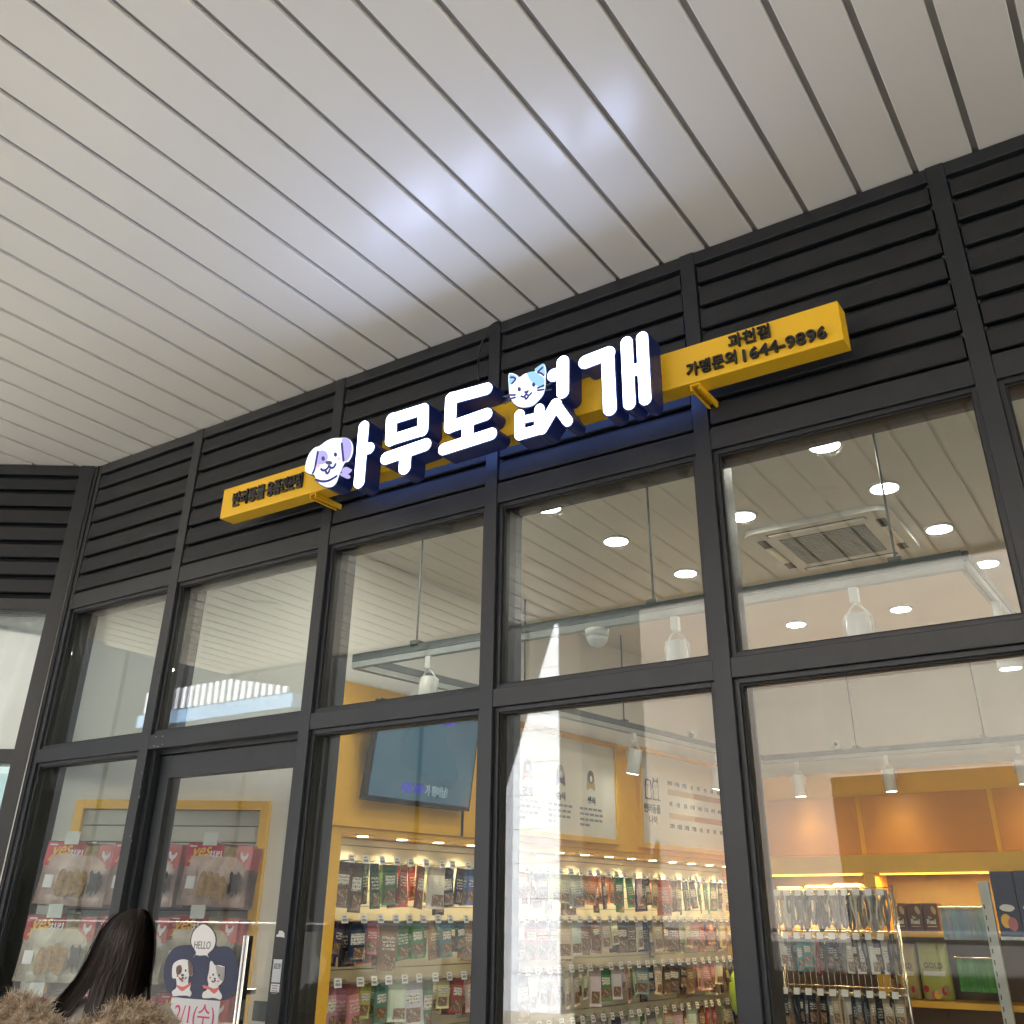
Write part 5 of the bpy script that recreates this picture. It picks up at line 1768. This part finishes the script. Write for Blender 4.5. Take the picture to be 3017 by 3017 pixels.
E_ = [('pel', 'wa'), ('wa', 'ch'), ('ch', 'nk0'), ('nk0', 'nk'), ('nk', 'hd0'), ('hd0', 'hd'), ('hd', 'top'), ('hd0', 'nose'), ('hd0', 'chin'), ('hd0', 'earl'), ('hd0', 'earr'), ('ch', 'sl'), ('sl', 'el'), ('el', 'wl'), ('wl', 'hl'), ('ch', 'sr'), ('sr', 'er'), ('er', 'wr'), ('wr', 'hr'), ('pel', 'tl'), ('tl', 'kl'), ('kl', 'al'), ('al', 'fl'), ('pel', 'tr'), ('tr', 'kr'), ('kr', 'ar'), ('ar', 'fr')]
for s_ in 'lr':
    for k in range(4):
        E_ += [('h' + s_, 'f%s%d' % (s_, k)), ('f%s%d' % (s_, k), 'g%s%d' % (s_, k))]
    E_ += [('h' + s_, 't%s0' % s_), ('t%s0' % s_, 't%s1' % s_)]
kn = list(J)
me = bpy.data.meshes.new('body')
me.from_pydata([J[k][:3] for k in kn], [(kn.index(a), kn.index(b)) for a, b in E_], [])
me.materials.append(SKIN)
body = bpy.data.objects.new('body', me)
COL.objects.link(body)
body.parent = person
sk = body.modifiers.new('skin', 'SKIN')
sk.use_smooth_shade = True
if not me.skin_vertices:
    pass
for i, k in enumerate(kn):
    sv = me.skin_vertices[0].data[i]
    sv.radius = (J[k][3], J[k][4])
    sv.use_root = (k == 'pel')
ss = body.modifiers.new('smooth', 'SUBSURF')
ss.levels = ss.render_levels = 1
OFF[body.name] = Vector((0, 0, 0))
for ex in (-.040, .022):
    vs = MB()
    vs.tube([(ex, .116, 1.500), (ex, .121, 1.500), (ex, .124, 1.500)], [.011, .009, .002], 12)
    vs.build('eye', 'ink', body, True)
MB().tube([(-.034, .112, 1.444), (-.010, .121, 1.441), (.014, .112, 1.444)], [.003, .006, .003], 8).build('mouth', 'sticker_red', body, True)


def loft(name, rows, mat, parent, seg=36, close_top=True):
    mb = MB()
    for (cx_, cy_, z, rx, ry) in rows:
        for k in range(seg):
            a = 2 * math.pi * k / seg
            mb.v.append((cx_ + rx * math.cos(a), cy_ + ry * math.sin(a), z))
    for i in range(len(rows) - 1):
        for k in range(seg):
            mb.f.append((i * seg + k, i * seg + (k + 1) % seg, (i + 1) * seg + (k + 1) % seg, (i + 1) * seg + k))
    mb.f.append(tuple(reversed(range(seg))))
    if close_top:
        mb.f.append(tuple((len(rows) - 1) * seg + k for k in range(seg)))
    return mb.build(name, mat, parent, True)


loft('coat', [(-.06, .05, .52, .215, .165), (-.06, .05, .60, .225, .175), (-.06, .05, .72, .23, .18), (-.06, .05, .84, .225, .175), (-.06, .05, .98, .21, .165), (-.06, .055, 1.10, .215, .165), (-.06, .055, 1.20, .215, .16), (-.06, .06, 1.265, .19, .14), (-.055, .06, 1.305, .13, .11), (-.05, .06, 1.33, .09, .085)], COAT, person)
for sx, x0, x1 in ((-1, -.21, -.30), (1, .09, .18)):
    MB().tube([(x0, .055, 1.275), (x0 + sx * .04, .05, 1.22), (x1, .03, 1.05), (x1 + sx * -.02, .10, .93), (x1 - sx * .03, .17, .835)], [.075, .085, .078, .068, .055], 20).build('sleeve', COAT, person, True)
for x, yk, ya in ((-.15, .07, .04), (.03, .02, -.02)):
    MB().tube([(x, .05, .86), (x, .05, .70), (x, yk, .46), (x, ya, .11)], [.115, .105, .078, .068], 20).build('trouser_leg', JEAN, person, True)
    MB().tube([(x, ya - .07, .05), (x, ya - .02, .055), (x, ya + .06, .05), (x, ya + .15, .038), (x, ya + .18, .03)], [.035, .052, .05, .042, .02], 16).build('shoe', 'ink', person, True)
# hood lying on the back with its fur edge
hood_path = [(-.375, -.02, 1.248), (-.335, -.06, 1.282), (-.285, -.09, 1.298), (-.225, -.12, 1.276), (-.14, -.145, 1.226), (-.04, -.150, 1.218), (.025, -.125, 1.258), (.075, -.085, 1.278), (.118, -.03, 1.254), (.140, .04, 1.226), (.10, .13, 1.216), (-.03, .17, 1.196), (-.20, .16, 1.196), (-.33, .10, 1.211)]
hp = []
for i in range(len(hood_path)):
    p0, p1, p2, p3 = (Vector(hood_path[(i + k - 1) % len(hood_path)]) for k in range(4))
    for k in range(6):
        t = k / 6
        hp.append(0.5 * ((2 * p1) + (p2 - p0) * t + (2 * p0 - 5 * p1 + 4 * p2 - p3) * t * t + (3 * p1 - p0 - 3 * p2 + p3) * t ** 3))
MB().tube(hp + [hp[0]], 0.044, 14, False).build('hood_roll', FUR, person, True)
loft('hood', [(-.11, .0, 1.10, .10, .09), (-.11, -.03, 1.14, .19, .13), (-.11, -.035, 1.19, .225, .145), (-.11, -.02, 1.235, .22, .14)], COAT, person)
fur = MB()
rf = random.Random(3)
for n_ in range(17000):
    i = rf.randrange(len(hp))
    c = hp[i]
    t = (hp[(i + 1) % len(hp)] - hp[i - 1]).normalized()
    a = t.cross(Vector((0, 0, 1))).normalized()
    b = t.cross(a)
    w = rf.uniform(0, 2 * math.pi)
    nrm = a * math.cos(w) + b * math.sin(w)
    # tufts share a lean so that the fur parts into locks
    lean = Vector((math.sin(i * 0.9) * 0.35, -0.25, math.cos(i * 1.7) * 0.3 - 0.1)) + Vector((rf.gauss(0, .25), rf.gauss(0, .25), rf.gauss(0, .25)))
    d = (nrm + lean + t * rf.gauss(0, .35)).normalized()
    L_ = rf.uniform(.026, .056) * (1.5 if rf.random() < .18 else 1)
    r0 = c + nrm * .040
    bend = Vector((0, 0, -1)) * L_ * 0.25
    mid = r0 + d * L_ * .6
    tip = r0 + d * L_ + bend
    sd_ = d.cross(Vector((rf.random(), rf.random(), rf.random()))).normalized() * rf.uniform(.0007, .0016)
    q = len(fur.v)
    fur.v += [tuple(r0 - sd_), tuple(r0 + sd_), tuple(mid + sd_ * .8), tuple(mid - sd_ * .8), tuple(tip)]
    fur.f += [(q, q + 1, q + 2, q + 3), (q + 3, q + 2, q + 4)]
fu = fur.build('fur_trim', FUR, person)
tag(fu, 'shaggy tan and cream fur edge of the hood')

# long straight hair: a full under-shape and many strands over it
HX = lambda u: (u - 830) * UN
HZ = lambda v: HT - (v - 1215) * UN
PROF = [(1216, 800, 860), (1230, 755, 905), (1260, 712, 935), (1320, 668, 968), (1400, 636, 986), (1500, 600, 993), (1600, 548, 995), (1700, 470, 1000), (1780, 392, 1006), (1900, 360, 1008)]


def hlim(v):
    for (v0, l0, r0), (v1, l1, r1) in zip(PROF, PROF[1:]):
        if v <= v1:
            t = (v - v0) / (v1 - v0)
            return l0 + (l1 - l0) * t, r0 + (r1 - r0) * t
    return PROF[-1][1:]


hv = [1216, 1222, 1232, 1248, 1270, 1300, 1340, 1400, 1470, 1540, 1600, 1640]


def hdepth(v):
    # how far the hair stands off the head centre plane
    z = HZ(v)
    dz = (HT - z) / 0.115
    return 0.105 * math.sqrt(max(0.0, 1 - (1 - min(1, dz)) ** 2)) if dz < 1 else 0.105 - 0.02 * min(1, (dz - 1) * .5)


mb = MB()
SG = 30
for v in hv:
    l, r = hlim(v)
    cx_, rx = (HX(l) + HX(r)) / 2, (HX(r) - HX(l)) / 2 - .004
    dp_ = hdepth(v)
    for k in range(SG):
        a = 2 * math.pi * k / SG
        y = math.sin(a)
        mb.v.append((cx_ + rx * math.cos(a), .035 + (dp_ * .95 * y if y < 0 else dp_ * .45 * y), HZ(v)))
for i in range(len(hv) - 1):
    for k in range(SG):
        mb.f.append((i * SG + k, (i + 1) * SG + k, (i + 1) * SG + (k + 1) % SG, i * SG + (k + 1) % SG))
mb.f.append(tuple(range(SG)))
hair = mb.build('hair', HAIR, person, True)
st_ = MB()
st_dark = st_
st_light = MB()
rs = random.Random(11)
for n_ in range(3400):
    f = rs.random()
    # two locks: a narrow one swept to the left and the main fall at the right
    if 0.31 < f < 0.39 and rs.random() < .75:
        vend = rs.uniform(1610, 1680)
    elif f <= 0.31:
        vend = rs.uniform(1720, 1790)
    else:
        vend = rs.uniform(1790, 1960)
    if f < 0.06:
        vend = rs.uniform(1640, 1790)
    inn = rs.uniform(0.90, 1.015)
    vs_ = [1217, 1224, 1236, 1256, 1290, 1340, 1410, 1500, 1590, 1680, 1760, 1850, 1960]
    pts = []
    wob, ph = rs.gauss(0, .0025) * (3.0 if rs.random() < .04 else 1), rs.uniform(0, 6)
    if rs.random() < .03:
        inn = rs.uniform(1.02, 1.06)
    for v in vs_:
        vv = min(v, vend)
        l, r = hlim(vv)
        a = math.pi * (1 - f)
        cx_, rx = (HX(l) + HX(r)) / 2, (HX(r) - HX(l)) / 2
        if vv > 1600:
            # the main fall gathers to the right, the other lock to the left
            ff = f
            pull = min(1, (vv - 1600) / 180)
            if f > 0.39:
                tgt = 0.50 + (f - 0.39) * 0.82
                ff = f + (tgt - f) * pull * 0.8
            x_ = HX(l) + (HX(r) - HX(l)) * (0.5 - 0.5 * math.cos(math.pi * ff))
        else:
            x_ = cx_ + rx * math.cos(a) * inn
        y_ = .035 - hdepth(vv) * abs(math.sin(a)) ** .8 * inn - .002 + wob * math.sin(vv * .012 + ph)
        if vv > 1650:
            y_ -= .035 * (vv - 1650) / 300
        pts.append(Vector((x_ + wob * math.cos(vv * .01 + ph) , y_, HZ(vv))))
        if v >= vend:
            break
    if len(pts) < 3:
        continue
    st_ = st_light if rs.random() < .3 else st_dark
    wd_ = rs.uniform(.0008, .0018)
    q = len(st_.v)
    for i, p_ in enumerate(pts):
        w = wd_ * (1 if i < len(pts) - 1 else .2)
        nx_ = Vector((math.sin(math.pi * f) * w, -math.cos(math.pi * (1 - f)) * w * .7, 0))
        st_.v += [tuple(p_ - nx_), tuple(p_ + nx_)]
    for i in range(len(pts) - 1):
        st_.f.append((q + 2 * i, q + 2 * i + 1, q + 2 * i + 3, q + 2 * i + 2))
st_dark.build('hair_strands', HAIR, person, True)
st_light.build('hair_strands', HAIR2, person, True)

# ================================================================== ACROSS THE PLAZA (seen mirrored in the glass)
STONE = paint('pale granite', (0.50, 0.55, 0.65), 0.6, var=0.16, scale=5, bump=0.05, bscale=50)
STONE2 = paint('warm grey stone cladding', (0.15, 0.144, 0.143), 0.6, var=0.10, scale=2)
JOINT = paint('pale joint', (0.215, 0.21, 0.215), 0.7)
py_ = empty('stone_pylon', (-11.0, -14.0, 0))
prof = [(-11.72, 0.0), (-10.27, 0.0), (-10.24, 7.1), (-10.33, 7.1), (-11.72, 3.26)]
yb = -14.0


def clip_poly(poly, z0, z1):
    def cut(P, z, keep_above):
        out = []
        for i, p in enumerate(P):
            q = P[(i + 1) % len(P)]
            ip = (p[1] >= z) == keep_above or p[1] == z
            iq = (q[1] >= z) == keep_above or q[1] == z
            if ip:
                out.append(p)
            if ip != iq:
                t = (z - p[1]) / (q[1] - p[1])
                out.append((p[0] + t * (q[0] - p[0]), z))
        return out
    return cut(cut(poly, z0, True), z1, False)


MB().prism([prof], facade(yb), -0.9, -0.012).build('core', JOINT, py_)
z0 = 0.0
for h in (0.62,) * 12:
    pl = clip_poly(prof, z0 + 0.004, min(7.1, z0 + h - 0.004))
    if len(pl) > 2:
        MB().prism([pl], facade(yb), -0.010, 0.0 + random.uniform(0, 0.002)).build('stone_panel', STONE, py_)
    z0 += h
    if z0 > 7.05:
        break
tag(py_, 'tall pale stone pylon with a slanted edge, mirrored in the middle pane', 'pylon')

ob = empty('stone_building', (4, -20.5, 0))
tag(ob, 'grey stone clad building across the plaza, mirrored in the right panes', 'building')
OBX0, OBX1, OBZ = -11.45, 26.0, 13.0
MB().box(OBX0, OBX1, -34, -20.368, 0, OBZ).build('core', JOINT, ob)
cols = np.linspace(OBX0, OBX1, 33)
rows_ = [0, 1.5, 3.0, 4.5, 6.0, 7.5, 9.0, 11.0, 13.0]
for i in range(len(cols) - 1):
    for j in range(len(rows_) - 1):
        g_ = 0.012
        if rows_[j] < 4.4 and cols[i] > -6.9:
            if j == 0:
                MB().box(cols[i], cols[i + 1] - 0.002, -20.3675, -20.36, g_, 4.46).build('dark_window', 'tv_body', ob)
            continue
        MB().box(cols[i] + g_, cols[i + 1] - g_, -20.3675, -20.362 + random.uniform(0, 0.002), rows_[j] + g_, rows_[j + 1] - g_).build('stone_panel', STONE2, ob)

dk = empty('dark_building', (-26, -21, 0))
MB().box(-60, OBX0 - 0.05, -40, -21.5, 0, 15).build('wall', paint('dark curtain wall', (0.020, 0.024, 0.030), 0.5), dk)
for k in range(12):
    MB().box(-60 + k * 4, -59.8 + k * 4, -21.5, -21.3, 0, 15).build('fin', 'frame', dk)
tag(dk, 'dark building across the plaza, mirrored in the left panes', 'building')

# slatted glass canopy, mirrored above the door
sc_ = empty('slat_canopy', (-18.2, -12, 5.6))
MB().box(-21.2, -15.9, -12.6, -12.05, 5.62, 5.92).build('fascia', paint('blue grey fascia', (0.16, 0.26, 0.42), 0.5), sc_)
n_s = 22
for k in range(n_s):
    x = -21.0 + k * 5.0 / n_s
    hgt = 0.50 if k < 14 else 0.50 - 0.045 * (k - 13)
    MB().box(x, x + 0.115, -12.12 - random.uniform(0, .05), -12.06, 5.95, 5.95 + hgt).build('slat', STONE, sc_)
MB().box(-21.2, -15.9, -12.3, -12.24, 5.93, 6.45).build('back_panel', 'frame', sc_)
for x in (-20.9, -16.2):
    MB().box(x, x + 0.2, -12.5, -12.3, 0, 5.61).build('post', 'frame', sc_)
tag(sc_, 'canopy edge with white upright slats, mirrored in the pane above the door', 'canopy')

# low parapet with handrail, added to screen the sunlit ground from the glass
pw = empty('glare_parapet', (-6, -9.6, 0))
REN = paint('dark grey render', (0.045, 0.048, 0.052), 0.7)
for lo, hi, n_ in ((-40.0, -8.95, 7), (-7.35, 30.0, 8)):                # gap keeps the pylon's mirror image whole
    st_w = (hi - lo) / n_
    for k in range(n_):
        MB().box(lo + k * st_w, lo + (k + 1) * st_w - 0.02, -9.75, -9.5, 0.0, 1.32).build('wall_panel', REN, pw)
    MB().tube([(lo, -9.62, 1.44), (hi - 0.02, -9.62, 1.44)], 0.022, 10).build('handrail', 'chrome', pw, True)
    k = lo + 0.3
    while k < hi:
        MB().tube([(k, -9.62, 1.32), (k, -9.62, 1.44)], 0.012, 8).build('rail_post', 'chrome', pw, True)
        k += 2.0
tag(pw, 'low dark parapet with a steel handrail, added to block glare from the plaza', 'wall')
